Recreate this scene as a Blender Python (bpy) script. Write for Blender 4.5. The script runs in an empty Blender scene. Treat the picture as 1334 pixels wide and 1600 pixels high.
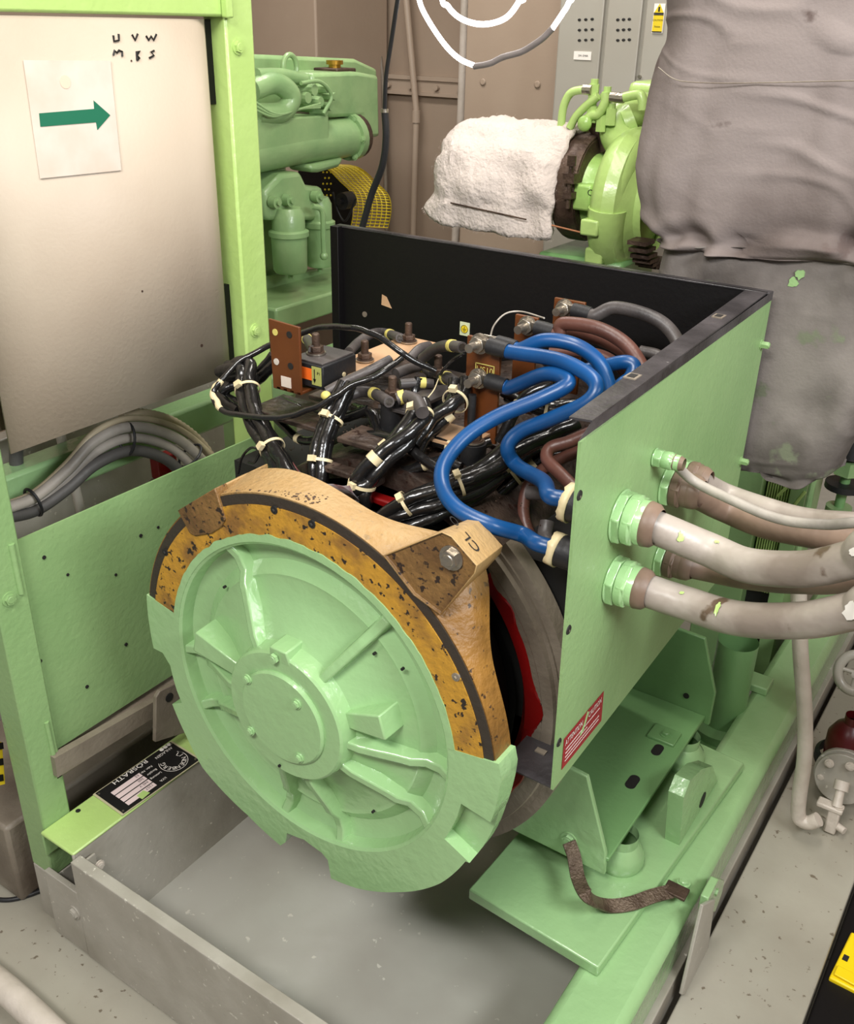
import bpy, bmesh, math, random
from mathutils import Vector, Matrix, noise
random.seed(7)
PI = math.pi
sc = bpy.context.scene
COL = sc.collection

# ------------------------------------------------------------------ camera
CAMR = ((0.826854, 0.562049, 0.020328), (0.268068, -0.362078, -0.892771), (-0.494421, 0.74364, -0.450053))
FPX = 1519.048
CAM = Vector((1.00103, -1.09718, 1.14655))
cd = bpy.data.cameras.new('camera'); cam = bpy.data.objects.new('camera', cd); COL.objects.link(cam)
cd.sensor_fit = 'VERTICAL'; cd.sensor_height = 24.0; cd.lens = FPX / 1600.0 * 24.0
cd.clip_start = 0.02; cd.clip_end = 50
rx, dn, fw = Vector(CAMR[0]), Vector(CAMR[1]), Vector(CAMR[2])
M = Matrix((rx, -dn, -fw)).transposed().to_4x4(); M.translation = CAM
cam.matrix_world = M
sc.camera = cam

# ------------------------------------------------------------------ light and exposure
sc.view_settings.view_transform = 'Standard'
sc.view_settings.look = 'None'
sc.view_settings.gamma = 1.0
sc.view_settings.exposure = 0.46
w = bpy.data.worlds.new('world'); sc.world = w; w.use_nodes = True
w.node_tree.nodes['Background'].inputs[0].default_value = (0.96, 0.97, 1.0, 1)
w.node_tree.nodes['Background'].inputs[1].default_value = 0.14


def area(name, loc, target, sx, sy, power, col):
    l = bpy.data.lights.new(name, 'AREA'); l.shape = 'RECTANGLE'; l.size = sx; l.size_y = sy
    l.energy = power; l.color = col
    o = bpy.data.objects.new(name, l); COL.objects.link(o); o.location = loc
    d = Vector(target) - Vector(loc)
    o.rotation_euler = d.to_track_quat('-Z', 'Y').to_euler()
    return o


area('unseen_lamp', (0.35, 0.5, 2.3), (0.1, 0.4, 0), 1.3, 0.35, 22, (1.0, 0.95, 0.87))
area('unseen_lamp', (0.5, -1.9, 2.4), (-0.1, 0.3, 0.0), 1.3, 0.4, 62, (1.0, 0.98, 0.95))
area('unseen_lamp', (-1.3, 1.6, 2.4), (-1.3, 2.0, 0.3), 1.2, 0.4, 24, (1.0, 0.95, 0.90))
area('unseen_lamp', (2.2, -0.3, 1.7), (0.0, 0.3, 0.2), 1.2, 0.4, 44, (0.95, 0.98, 1.0))  # unseen side lamp below the ceiling, added to brighten the cabinet door

# ------------------------------------------------------------------ helpers


def P(px, py, X=None, Y=None, Z=None):
    d = rx * ((px - 667) / FPX) + dn * ((py - 800) / FPX) + fw
    if X is not None: t = (X - CAM.x) / d.x
    elif Y is not None: t = (Y - CAM.y) / d.y
    else: t = (Z - CAM.z) / d.z
    return CAM + d * t


def lin(c):
    return tuple(((v / 255) / 12.92 if v / 255 <= 0.04045 else ((v / 255 + 0.055) / 1.055) ** 2.4) for v in c) + (1,)


def mat(name, col, rough=0.5, metal=0.0, bump=0.0, bscale=80, col2=None, vscale=6, vlo=0.4, vhi=0.7, spots=None, sscale=40, sthr=0.7, coat=0.0, streak=None, spec=0.5):
    m = bpy.data.materials.new(name); m.use_nodes = True
    nt = m.node_tree; N = nt.nodes; L = nt.links
    b = N['Principled BSDF']
    b.inputs['Roughness'].default_value = rough; b.inputs['Metallic'].default_value = metal
    b.inputs['Coat Weight'].default_value = coat; b.inputs['Coat Roughness'].default_value = 0.12
    b.inputs['Specular IOR Level'].default_value = spec
    b.inputs['Base Color'].default_value = lin(col)
    tc = N.new('ShaderNodeTexCoord'); out = None
    mp = N.new('ShaderNodeMapping'); L.new(tc.outputs['Object'], mp.inputs[0])
    if streak: mp.inputs['Scale'].default_value = streak

    def nz(scale, detail=4):
        n = N.new('ShaderNodeTexNoise'); n.inputs['Scale'].default_value = scale; n.inputs['Detail'].default_value = detail
        L.new(mp.outputs[0], n.inputs['Vector']); return n.outputs['Fac']

    def ramp(src, lo, hi):
        r = N.new('ShaderNodeMapRange'); r.inputs['From Min'].default_value = lo; r.inputs['From Max'].default_value = hi
        L.new(src, r.inputs['Value']); return r.outputs['Result']

    def mix(fac, a, c):
        x = N.new('ShaderNodeMix'); x.data_type = 'RGBA'; L.new(fac, x.inputs['Factor'])
        if a is None: x.inputs['A'].default_value = lin(col)
        else: L.new(a, x.inputs['A'])
        x.inputs['B'].default_value = lin(c); return x.outputs['Result']
    if col2: out = mix(ramp(nz(vscale), vlo, vhi), None, col2)
    if spots: out = mix(ramp(nz(sscale, 6), sthr, sthr + 0.04), out, spots)
    if out: L.new(out, b.inputs['Base Color'])
    if bump:
        bp = N.new('ShaderNodeBump'); bp.inputs['Strength'].default_value = bump; bp.inputs['Distance'].default_value = 0.005
        L.new(nz(bscale, 3), bp.inputs['Height']); L.new(bp.outputs[0], b.inputs['Normal'])
        if coat: L.new(bp.outputs[0], b.inputs['Coat Normal'])
    return m


def emit(name, col, s):
    m = bpy.data.materials.new(name); m.use_nodes = True
    b = m.node_tree.nodes['Principled BSDF']; b.inputs['Emission Color'].default_value = lin(col)
    b.inputs['Emission Strength'].default_value = s; b.inputs['Base Color'].default_value = lin(col); return m


MINT = mat('mint_paint', (149, 187, 131), 0.26, bump=0.35, bscale=42, col2=(154, 192, 136), vscale=5, coat=0.6)
MINT2 = mat('mint_paint_flat', (140, 172, 116), 0.42, bump=0.25, bscale=70, col2=(130, 164, 108), vscale=4, spots=(96, 110, 80), sscale=26, sthr=0.74)
LIME_LIT = mat('lime_paint_warmlit', (170, 200, 116), 0.33, bump=0.3, bscale=45, col2=(178, 206, 126), vscale=4, coat=0.2)  # yellower green: warm overhead light is mixed into the paint colour
LIME_LIT_WORN = mat('lime_paint_warmlit_worn', (160, 200, 108), 0.38, bump=0.3, bscale=40, col2=(140, 168, 92), vscale=10, spots=(120, 84, 64), sscale=14, sthr=0.68, coat=0.2)  # same warm-lit green for the turbo housing, with brown wear spots
ENGG = mat('engine_paint', (144, 174, 120), 0.36, bump=0.3, bscale=40, col2=(126, 160, 108), vscale=9, coat=0.2)
DKGRN = mat('green_paint_deep', (112, 154, 98), 0.4, bump=0.2, bscale=50, coat=0.2)
GOLD = mat('ochre_casting', (184, 136, 44), 0.5, bump=0.6, bscale=70, col2=(132, 94, 44), vscale=16, vlo=0.45, vhi=0.65, spots=(40, 30, 24), sscale=75, sthr=0.60)
TAN = mat('tan_casting', (178, 142, 92), 0.5, bump=0.6, bscale=90, col2=(148, 104, 48), vscale=7, spots=(80, 52, 32), sscale=60, sthr=0.67)
RIMM = mat('gold_casting_tan_top', (146, 104, 44), 0.5, bump=0.6, bscale=80, col2=(112, 78, 34), vscale=9, spots=(60, 42, 26), sscale=60, sthr=0.62)
def add_top_tint(m, c, lo, hi):
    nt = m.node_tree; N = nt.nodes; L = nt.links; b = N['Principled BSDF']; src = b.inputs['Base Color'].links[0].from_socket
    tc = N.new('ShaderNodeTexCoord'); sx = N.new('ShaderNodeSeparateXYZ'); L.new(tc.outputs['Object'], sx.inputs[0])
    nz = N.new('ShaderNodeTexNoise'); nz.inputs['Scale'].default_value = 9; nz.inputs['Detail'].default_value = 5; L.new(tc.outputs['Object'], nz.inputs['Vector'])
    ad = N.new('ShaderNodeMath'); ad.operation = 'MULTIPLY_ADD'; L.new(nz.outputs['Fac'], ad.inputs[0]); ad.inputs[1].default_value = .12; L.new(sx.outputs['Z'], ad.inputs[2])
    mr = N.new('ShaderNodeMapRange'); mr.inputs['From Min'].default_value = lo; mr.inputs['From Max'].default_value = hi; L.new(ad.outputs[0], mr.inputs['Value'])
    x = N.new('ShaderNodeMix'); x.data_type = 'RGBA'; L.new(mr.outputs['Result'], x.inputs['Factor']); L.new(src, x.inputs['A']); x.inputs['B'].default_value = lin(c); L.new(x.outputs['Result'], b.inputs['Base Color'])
add_top_tint(RIMM, (176, 146, 100), .53 + .38, .53 + .50)  # rim casting turns pale tan towards its top
BRPAD = mat('brown_grimy_casting', (124, 92, 50), 0.5, bump=0.8, bscale=80, col2=(90, 62, 36), vscale=14, spots=(44, 30, 22), sscale=70, sthr=0.57)
DKBAND = mat('dark_band', (52, 44, 36), 0.6, bump=0.4)
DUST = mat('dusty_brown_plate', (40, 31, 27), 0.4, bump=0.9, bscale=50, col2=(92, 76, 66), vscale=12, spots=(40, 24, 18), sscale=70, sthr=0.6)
BLACK = mat('black_sheet', (9, 7, 8), 0.5, bump=0.1, spec=0.3)
BLACKW = mat('black_worn_flange', (40, 38, 40), 0.35, bump=0.3, col2=(76, 72, 74), vscale=9, spots=(120, 116, 114), sscale=25, sthr=0.7)
BLKCAB = mat('black_sleeve', (24, 23, 23), 0.24, bump=0.6, bscale=28, coat=0.3)
BLKMAT = mat('black_rubber', (30, 30, 32), 0.5, bump=0.2)
GREYCAB = mat('grey_black_cable', (84, 78, 76), 0.45, bump=0.2, col2=(50, 46, 46), vscale=9)
BLUE = mat('blue_cable', (12, 72, 128), 0.34, bump=0.1, bscale=40, col2=(12, 62, 112), vscale=9)
BROWN = mat('brown_cable', (98, 62, 52), 0.42, bump=0.15, col2=(76, 46, 38), vscale=9)
ARM = mat('grey_armoured_cable', (168, 158, 148), 0.4, bump=0.6, bscale=22, col2=(126, 114, 104), vscale=7, vlo=0.42, vhi=0.66, spots=(92, 74, 60), sscale=12, sthr=0.68)
ARM2 = mat('brownish_armoured_cable', (132, 110, 94), 0.5, bump=0.5, bscale=18, col2=(84, 66, 54), vscale=8)
CABG = mat('grey_cable', (178, 170, 160), 0.5, bump=0.2, col2=(120, 114, 106), vscale=6)
CABB = mat('beige_cable', (186, 172, 144), 0.5, bump=0.2, col2=(150, 138, 114), vscale=6)
CABD = mat('dark_grey_cable', (78, 76, 74), 0.5, bump=0.2)
TIE = mat('cream_nylon', (214, 198, 158), 0.45, bump=0.2)
YSLV = mat('yellow_sleeve', (206, 192, 104), 0.5)
STEEL = mat('steel', (170, 162, 150), 0.3, 0.9, bump=0.3)
RUST = mat('rusty_steel', (92, 74, 62), 0.5, 0.5, bump=0.6, col2=(60, 44, 38), vscale=20)
PHEN = mat('phenolic_board', (100, 54, 22), 0.4, bump=0.1, col2=(84, 42, 16), vscale=8)
PHENL = mat('phenolic_pale', (196, 160, 124), 0.5, bump=0.15, col2=(176, 136, 100), vscale=8)
RED = mat('red_varnish', (120, 10, 10), 0.35, bump=0.4, bscale=20)
REDL = mat('red_label', (150, 18, 34), 0.45)
REDP = mat('red_paint', (150, 20, 22), 0.35)
DKRED = mat('dark_red_paint', (84, 14, 18), 0.35)
WHITE = mat('white_print', (236, 230, 222), 0.5)
PAPER = mat('cream_paper', (218, 206, 194), 0.6, col2=(208, 192, 176), vscale=10)
INK = mat('black_ink', (18, 16, 16), 0.5)
ARROW = mat('green_arrow_print', (28, 108, 80), 0.5)
CREAMP = mat('cream_panel', (186, 172, 154), 0.5, bump=0.1, bscale=120, col2=(176, 160, 142), vscale=2.5, spots=(150, 130, 110), sscale=18, sthr=0.76)
WALLM = mat('beige_bulkhead', (166, 148, 130), 0.5, bump=0.1, col2=(154, 134, 116), vscale=1.5)
WALLT = mat('beige_trim', (176, 158, 140), 0.5, bump=0.1)
GREYCABT = mat('grey_switchboard', (164, 160, 150), 0.4, bump=0.05, col2=(156, 150, 138), vscale=2)
FLOORM = mat('grey_deck', (164, 160, 146), 0.32, bump=0.25, bscale=30, col2=(150, 144, 130), vscale=3, spots=(110, 100, 86), sscale=55, sthr=0.66, coat=0.25)
TRAYM = mat('grey_tray', (172, 170, 160), 0.25, bump=0.3, bscale=12, col2=(160, 156, 146), vscale=3, spots=(196, 192, 180), sscale=40, sthr=0.68, coat=0.3)
GREYP = mat('grey_steel_paint', (176, 171, 160), 0.35, bump=0.25, bscale=50, col2=(148, 142, 130), vscale=5, spots=(206, 202, 190), sscale=60, sthr=0.67, coat=0.15)
GREYD = mat('grey_steel_dirty', (132, 122, 108), 0.5, bump=0.3, col2=(98, 86, 74), vscale=6)
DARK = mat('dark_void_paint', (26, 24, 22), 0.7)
WHITEP = mat('white_pipe_paint', (206, 196, 184), 0.4, bump=0.4, bscale=60, col2=(184, 174, 160), vscale=8)
FABRIC = mat('grey_lagging_cloth', (134, 124, 120), 0.85, bump=0.16, bscale=160, col2=(98, 88, 84), vscale=3.2, vlo=0.42, vhi=0.66, spots=(92, 80, 76), sscale=7, sthr=0.66, spec=0.2)
FABRIC2 = mat('dirty_lagging_cloth', (124, 117, 112), 0.85, bump=0.16, bscale=160, col2=(84, 78, 74), vscale=4.5, vlo=0.40, vhi=0.62, spots=(104, 108, 90), sscale=9, sthr=0.62, spec=0.2)
WOOL = mat('white_wool', (206, 194, 186), 0.95, bump=1.0, bscale=90, spec=0.1)
YELLOW = mat('yellow_paint', (222, 196, 40), 0.4)
YPLAS = mat('yellow_plastic', (238, 206, 20), 0.35)
ORANGE = mat('orange_label', (232, 104, 30), 0.5)
OLIVEL = mat('olive_label', (164, 166, 92), 0.5)
BRASS = mat('brass', (176, 136, 50), 0.3, 0.8)
GLOW = emit('lamp_glow', (255, 250, 246), 4.5)
SLEEVE = mat('grey_heatshrink', (120, 112, 110), 0.4, bump=0.5, bscale=30)
BLUEP = mat('blue_paint', (90, 110, 160), 0.5)
HAIR = mat('black_hair_crack', (30, 26, 24), 0.8)


class MB:
    def __init__(s): s.bm = bmesh.new(); s.mi = 0; s.mats = []

    def use(s, m):
        if m not in s.mats: s.mats.append(m)
        s.mi = s.mats.index(m); return s

    def add(s, vs, fs):
        v = [s.bm.verts.new(p) for p in vs]
        for f in fs:
            try:
                fc = s.bm.faces.new([v[i] for i in f]); fc.material_index = s.mi
            except ValueError: pass
        return v

    def box(s, x0, x1, y0, y1, z0, z1, mtx=None):
        vs = [Vector((x, y, z)) for x in (x0, x1) for y in (y0, y1) for z in (z0, z1)]
        if mtx: vs = [mtx @ v for v in vs]
        s.add(vs, [(0, 1, 3, 2), (4, 6, 7, 5), (0, 4, 5, 1), (2, 3, 7, 6), (0, 2, 6, 4), (1, 5, 7, 3)]); return s

    def prism(s, pts, off):
        """pts: planar 3D polygon, extruded by the vector off"""
        off = Vector(off); n = len(pts)
        vs = [Vector(p) for p in pts] + [Vector(p) + off for p in pts]
        s.add(vs, [tuple(range(n)), tuple(range(2 * n - 1, n - 1, -1))] + [(i, i + n, (i + 1) % n + n, (i + 1) % n) for i in range(n)])
        return s

    def cyl(s, a, b, r0, r1=None, n=20, caps=True):
        a, b = Vector(a), Vector(b); r1 = r0 if r1 is None else r1
        d = (b - a).normalized(); u = d.orthogonal().normalized(); v = d.cross(u)
        ring = lambda c, r: [c + (u * math.cos(2 * PI * i / n) + v * math.sin(2 * PI * i / n)) * r for i in range(n)]
        fs = [(i, (i + 1) % n, (i + 1) % n + n, i + n) for i in range(n)]
        if caps: fs += [tuple(range(n - 1, -1, -1)), tuple(range(n, 2 * n))]
        s.add(ring(a, r0) + ring(b, r1), fs); return s

    def lathe(s, prof, c, axis, n=40, u=None):
        """prof: list of (distance along axis, radius)"""
        c = Vector(c); d = Vector(axis).normalized(); u = (Vector(u) if u else d.orthogonal()).normalized(); v = d.cross(u)
        vs = []; fs = []
        for (t, r) in prof:
            vs += [c + d * t + (u * math.cos(2 * PI * i / n) + v * math.sin(2 * PI * i / n)) * max(r, 1e-5) for i in range(n)]
        for k in range(len(prof) - 1):
            fs += [(k * n + i, k * n + (i + 1) % n, (k + 1) * n + (i + 1) % n, (k + 1) * n + i) for i in range(n)]
        s.add(vs, fs); return s

    def tube(s, pts, r, n=14, caps=True):
        """r: number or list of radii per point"""
        pts = [Vector(p) for p in pts]; k = len(pts)
        R = r if isinstance(r, (list, tuple)) else [r] * k
        tg = [(pts[min(i + 1, k - 1)] - pts[max(i - 1, 0)]).normalized() for i in range(k)]
        u = tg[0].orthogonal().normalized(); vs = []
        for i in range(k):
            u = (u - tg[i] * u.dot(tg[i]))
            u = u.normalized() if u.length > 1e-6 else tg[i].orthogonal().normalized()
            v = tg[i].cross(u)
            vs += [pts[i] + (u * math.cos(2 * PI * j / n) + v * math.sin(2 * PI * j / n)) * R[i] for j in range(n)]
        fs = [(i * n + j, i * n + (j + 1) % n, (i + 1) * n + (j + 1) % n, (i + 1) * n + j) for i in range(k - 1) for j in range(n)]
        if caps: fs += [tuple(range(n - 1, -1, -1)), tuple(range((k - 1) * n, k * n))]
        s.add(vs, fs); return s

    def ball(s, c, r, sx=1, sy=1, sz=1, n=16):
        c = Vector(c); vs = []; fs = []; m = n // 2
        for i in range(m + 1):
            a = PI * i / m
            for j in range(n):
                b = 2 * PI * j / n
                vs.append(c + Vector((math.sin(a) * math.cos(b) * r * sx, math.sin(a) * math.sin(b) * r * sy, math.cos(a) * r * sz)))
        for i in range(m):
            for j in range(n): fs.append((i * n + j, i * n + (j + 1) % n, (i + 1) * n + (j + 1) % n, (i + 1) * n + j))
        s.add(vs, fs); return s

    def hexn(s, a, b, r): return s.cyl(a, b, r, n=6)

    def build(s, name, m, parent=None, bevel=0, ang=35, smooth=True, kind=None, weld=True):
        bm = s.bm
        if weld: bmesh.ops.remove_doubles(bm, verts=bm.verts, dist=1e-5)
        bmesh.ops.recalc_face_normals(bm, faces=bm.faces)
        me = bpy.data.meshes.new(name)
        if parent: org = parent['_o']; org = Vector(org)
        else:
            xs = [v.co for v in bm.verts]
            org = Vector((sum(v.x for v in xs) / len(xs), sum(v.y for v in xs) / len(xs), min(v.z for v in xs)))
        for v in bm.verts: v.co -= org
        bm.to_mesh(me); bm.free()
        if s.mats:
            for q in s.mats: me.materials.append(q)
        else: me.materials.append(m)
        if smooth:
            for p in me.polygons: p.use_smooth = True
            me.set_sharp_from_angle(angle=math.radians(ang))
        o = bpy.data.objects.new(name, me); COL.objects.link(o)
        if parent: o.parent = parent
        else: o.location = org
        o['_o'] = tuple(org)
        if kind: o['kind'] = kind
        if bevel:
            b = o.modifiers.new('bevel', 'BEVEL'); b.width = bevel; b.segments = 2; b.limit_method = 'ANGLE'; b.angle_limit = math.radians(40)
        return o


def thing(name, label, cat, loc=(0, 0, 0), group=None):
    o = bpy.data.objects.new(name, None); COL.objects.link(o); o.location = loc
    o.empty_display_size = 0.05; o['_o'] = tuple(loc)
    return tag(o, label, cat, group)


def tag(o, label, cat, group=None):
    o['label'] = label; o['category'] = cat
    if group: o['group'] = group
    return o


def dup(root, loc, label=None, group=None, rot=None):
    r = root.copy(); COL.objects.link(r); r.location = loc
    if rot is not None: r.rotation_euler = rot
    if label: r['label'] = label
    if group: r['group'] = group
    for ch in list(root.children):
        c = ch.copy(); COL.objects.link(c); c.parent = r
        for g in list(ch.children):
            d = g.copy(); COL.objects.link(d); d.parent = c
    return r


def spl(pts, k=8):
    """Catmull-Rom through the points"""
    pts = [Vector(p) for p in pts]; out = []
    q = [pts[0] * 2 - pts[1]] + pts + [pts[-1] * 2 - pts[-2]]
    for i in range(1, len(q) - 2):
        a, b, c, d = q[i - 1:i + 3]
        for j in range(k):
            t = j / k
            out.append(0.5 * ((2 * b) + (c - a) * t + (2 * a - 5 * b + 4 * c - d) * t * t + (3 * b - a - 3 * c + d) * t ** 3))
    out.append(pts[-1]); return out


def wob(pts, amp, f=9, seed=0):
    return [p + Vector(noise.noise_vector(p * f + Vector((seed, seed * 2, 0)))) * amp for p in pts]


def text(mb, s, org, xd, yd, size, lift=0.0006, thick=0.0004, align='LEFT', stretch=1.0):
    """flat lettering laid on a surface; xd reading direction, yd up"""
    cu = bpy.data.curves.new('t', 'FONT'); cu.body = s; cu.size = size; cu.align_x = align; cu.resolution_u = 3
    ob = bpy.data.objects.new('t', cu); COL.objects.link(ob)
    bpy.context.view_layer.update()
    me = bpy.data.meshes.new_from_object(ob.evaluated_get(bpy.context.evaluated_depsgraph_get()))
    xd, yd = Vector(xd).normalized(), Vector(yd).normalized(); nd = xd.cross(yd).normalized(); org = Vector(org)
    vs = [org + xd * v.co.x * stretch + yd * v.co.y + nd * lift for v in me.vertices]
    mb.add(vs, [tuple(p.vertices) for p in me.polygons])
    bpy.data.objects.remove(ob); bpy.data.curves.remove(cu); bpy.data.meshes.remove(me)


def hexbolt(parent, c, d, r, h=None, m=None, name='bolt', washer=True, label=None):
    """hex head bolt: c centre on the surface, d outward"""
    d = Vector(d).normalized(); c = Vector(c); h = h or r * 0.7
    mb = MB()
    if washer: mb.cyl(c - d * 0.001, c + d * r * 0.22, r * 1.35, n=18)
    mb.hexn(c, c + d * h, r)
    mb.cyl(c + d * h * 0.9, c + d * h * 1.12, r * 0.75, r * 0.6, n=12)
    o = mb.build(name, m, parent)
    if label: o['label'] = label
    return o


# ------------------------------------------------------------------ the setting
FZ = -0.87
o = MB().box(-3.2, 2.6, -2.2, 3.6, FZ - 0.05, FZ).build('floor', FLOORM, kind='structure')
mb = MB().box(-3.2, 2.6, 3.3, 3.4, FZ, 2.6)
for x in (-3.0, -2.47, -1.30, -0.2, 0.7): mb.box(x - 0.012, x + 0.012, 3.275, 3.3, FZ, 2.6)
o = mb.build('wall_back', WALLM, kind='structure')
MB().box(-3.3, -3.2, -2.2, 3.4, FZ, 2.6).build('wall_left', WALLM, kind='structure')
MB().box(2.6, 2.7, -2.2, 3.4, FZ, 2.6).build('wall_right', WALLM, kind='structure')
MB().box(-3.2, 2.6, -2.2, 3.4, 2.6, 2.65).build('ceiling', WALLM, kind='structure')
a = P(590, 125, Y=3.26); b = P(736, 150, Y=3.26)
mb = MB().box(a.x, b.x + .1, 3.262, 3.3, a.z - 0.06, a.z - 0.045).box(a.x, b.x + .1, 3.262, 3.3, a.z + 0.01, a.z + 0.03)
mb.box(a.x, b.x + .1, 3.275, 3.3, a.z - 0.045, a.z + 0.01)
for px in (605, 640, 680, 715):
    q = P(px, 140, Y=3.25); mb.cyl((q.x, 3.27, a.z - 0.02), (q.x, 3.25, a.z - 0.02), 0.012, n=10)
mb.build('trim_back', WALLT, kind='structure')

# wall pipes and conduits
def pipe(name, label, pts, r, m, group=None, fit=None, cat='pipe', k=6, fn=None):
    t = thing(name, label, cat, tuple(pts[-1]), group)
    MB().tube(spl(pts, k), r, n=16).build('pipe_run', m, t)
    for i in (fit or []):
        p = Vector(pts[i]); d = (Vector(pts[min(i + 1, len(pts) - 1)]) - Vector(pts[max(i - 1, 0)])).normalized()
        MB().cyl(p - d * r * 1.8, p + d * r * 1.8, r * 1.35, n=16).build(fn or 'coupling', m, t)
    return t


pipe('wall_conduit', 'beige conduit on the back wall, bent, with a coupling halfway down', [P(632, -30, Y=3.2), P(640, 60, Y=3.2), P(649, 160, Y=3.2), P(650, 182, Y=3.2), P(648, 260, Y=3.2), P(645, 390, Y=3.2)], 0.016, WALLT, fit=[3])
pipe('wall_conduit', 'thin dark-edged conduit slanting down behind the hanging black cable', [P(566, -20, Y=3.2), P(585, 60, Y=3.2), P(598, 125, Y=3.2), P(604, 360, Y=3.2)], 0.010, GREYD, k=3)
pipe('wall_pipe', 'straight white vertical pipe between the back wall and the grey cabinets', [P(727, -20, Y=3.0), P(722, 130, Y=3.0), P(718, 230, Y=3.0), P(710, 400, Y=3.0)], 0.019, WHITEP)
for i, (px, lb) in enumerate([(404, 'leftmost'), (411, 'second'), (418, 'third'), (425, 'rightmost')]):
    tag(MB().tube([P(px, -20, Y=2.9), P(px + 2, 90, Y=2.9), P(px + 3, 150, Y=2.9)], 0.011).build('cable_run', CABG), '%s of four grey vertical cables above the left engine' % lb, 'cable', 'grey cables above the left engine')
mb = MB().box(*(sorted((P(432, 0, Y=2.9).x, P(536, 0, Y=2.9).x))), 2.7, 3.25, -0.2, 2.2)
tag(mb.build('steel_locker', WALLM, bevel=0.01), 'tall plain beige steel locker behind the left engine', 'locker')

# grey switchboard at the back: three doors
t = thing('switchboard_cabinet', 'tall grey switchboard with punched vents and a yellow warning sign', 'cabinet', tuple(P(880, 200, Y=2.5) * 1))
x0, xa, xb, x1 = P(872, 60, Y=2.5).x, P(945, 60, Y=2.5).x, P(1004, 60, Y=2.5).x, P(1062, 60, Y=2.5).x
MB().box(x0, x1, 2.5, 3.0, FZ, 2.3).build('cabinet_body', GREYCABT, t)
for k, (u, v) in enumerate(((x0, xa), (xa, xb), (xb, x1))):
    d = MB().box(u + 0.008, v - 0.008, 2.485, 2.5, FZ + 0.1, 2.25).build('door', GREYCABT, t, bevel=0.004)
    if k < 2:
        for r in range(3):
            for c in range(3):
                q = P((905, 965)[k] + c * (10, 9)[k], 31 + r * 16 - c * 0.5, Y=2.484)
                m2 = MB(); m2.ball(q, 0.006, 1.2, 0.5, 0.8, n=8); m2.build('vent', DARK, t)
    else:
        for px in (1000, 1033):
            q = P(px, 120, Y=2.484)
            MB().cyl(q, q + Vector((0, -0.01, 0)), 0.006, n=10).build('lock', STEEL, t)
q = P(910, 87, Y=2.483); mb = MB().box(q.x - 0.035, q.x + 0.035, 2.481, 2.485, q.z - 0.014, q.z + 0.014); mb.build('label_plate', WHITE, t)
mb = MB(); text(mb, 'DP1 EMER', (q.x - 0.016, 2.4805, q.z - 0.003), (1, 0, 0), (0, 0, 1), 0.009); mb.build('lettering', INK, t)
q = P(1028, 37, Y=2.483)
t = thing('warning_sign', 'yellow caution noise sign on the grey switchboard', 'sign', tuple(q))
MB().box(q.x - 0.02, q.x + 0.02, 2.480, 2.4835, q.z - 0.03, q.z + 0.062).build('backing', WHITE, t)
MB().box(q.x - 0.018, q.x + 0.018, 2.4785, 2.480, q.z - 0.026, q.z + 0.028).build('panel', YELLOW, t)
tr = [Vector((q.x - 0.017, 2.4785, q.z + 0.034)), Vector((q.x + 0.017, 2.4785, q.z + 0.034)), Vector((q.x, 2.4785, q.z + 0.062))]
mb = MB().use(YELLOW); mb.prism(tr, (0, 0.0012, 0)); mb.use(INK)
mb.box(q.x - 0.018, q.x + 0.018, 2.4775, 2.4785, q.z + 0.030, q.z + 0.034); mb.box(q.x - 0.003, q.x + 0.003, 2.4775, 2.4785, q.z + 0.037, q.z + 0.052)
mb.build('triangle', None, t)
mb = MB(); text(mb, 'CAUTION', (q.x, 2.478, q.z + 0.008), (1, 0, 0), (0, 0, 1), 0.0085, align='CENTER'); text(mb, 'Noise', (q.x, 2.478, q.z - 0.012), (1, 0, 0), (0, 0, 1), 0.009, align='CENTER')
mb.box(q.x - 0.018, q.x + 0.018, 2.4775, 2.4785, q.z - 0.0275, q.z - 0.024); mb.box(q.x - 0.018, q.x + 0.018, 2.4775, 2.4785, q.z + 0.026, q.z + 0.029)
mb.build('lettering', INK, t)
x2 = P(733, 100, Y=2.75).x
mb = MB().box(x2, x0 - 0.02, 2.72, 3.1, FZ, 2.3)
for px, py in ((755, 128), (840, 132)):
    q = P(px, py, Y=2.72); mb.cyl(q, q - Vector((0, 0.008, 0)), 0.014, n=12)
tag(mb.build('equipment_cabinet', WALLM, bevel=0.008), 'plain beige cabinet between the white pipe and the grey switchboard', 'cabinet')
mb = MB().box(P(1064, 0, Y=2.6).x, P(1075, 0, Y=2.6).x, 2.6, 2.8, 0.6, 2.2)
tag(mb.build('blue_panel', BLUEP), 'narrow blue strip of a panel beside the switchboard', 'panel')

# ------------------------------------------------------------------ engine at the back left (runs along Y, side faces +X)
EX = -1.15
t = thing('marine_engine', 'pale green engine with two filter bowls behind the left frame', 'engine', (EX, 1.3, FZ))


def side(pts, X0, depth, name, m, par, bevel=0.006):
    return MB().prism([P(px, py, X=X0) for px, py in pts], (-depth, 0, 0)).build(name, m, par, bevel=bevel)


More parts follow.
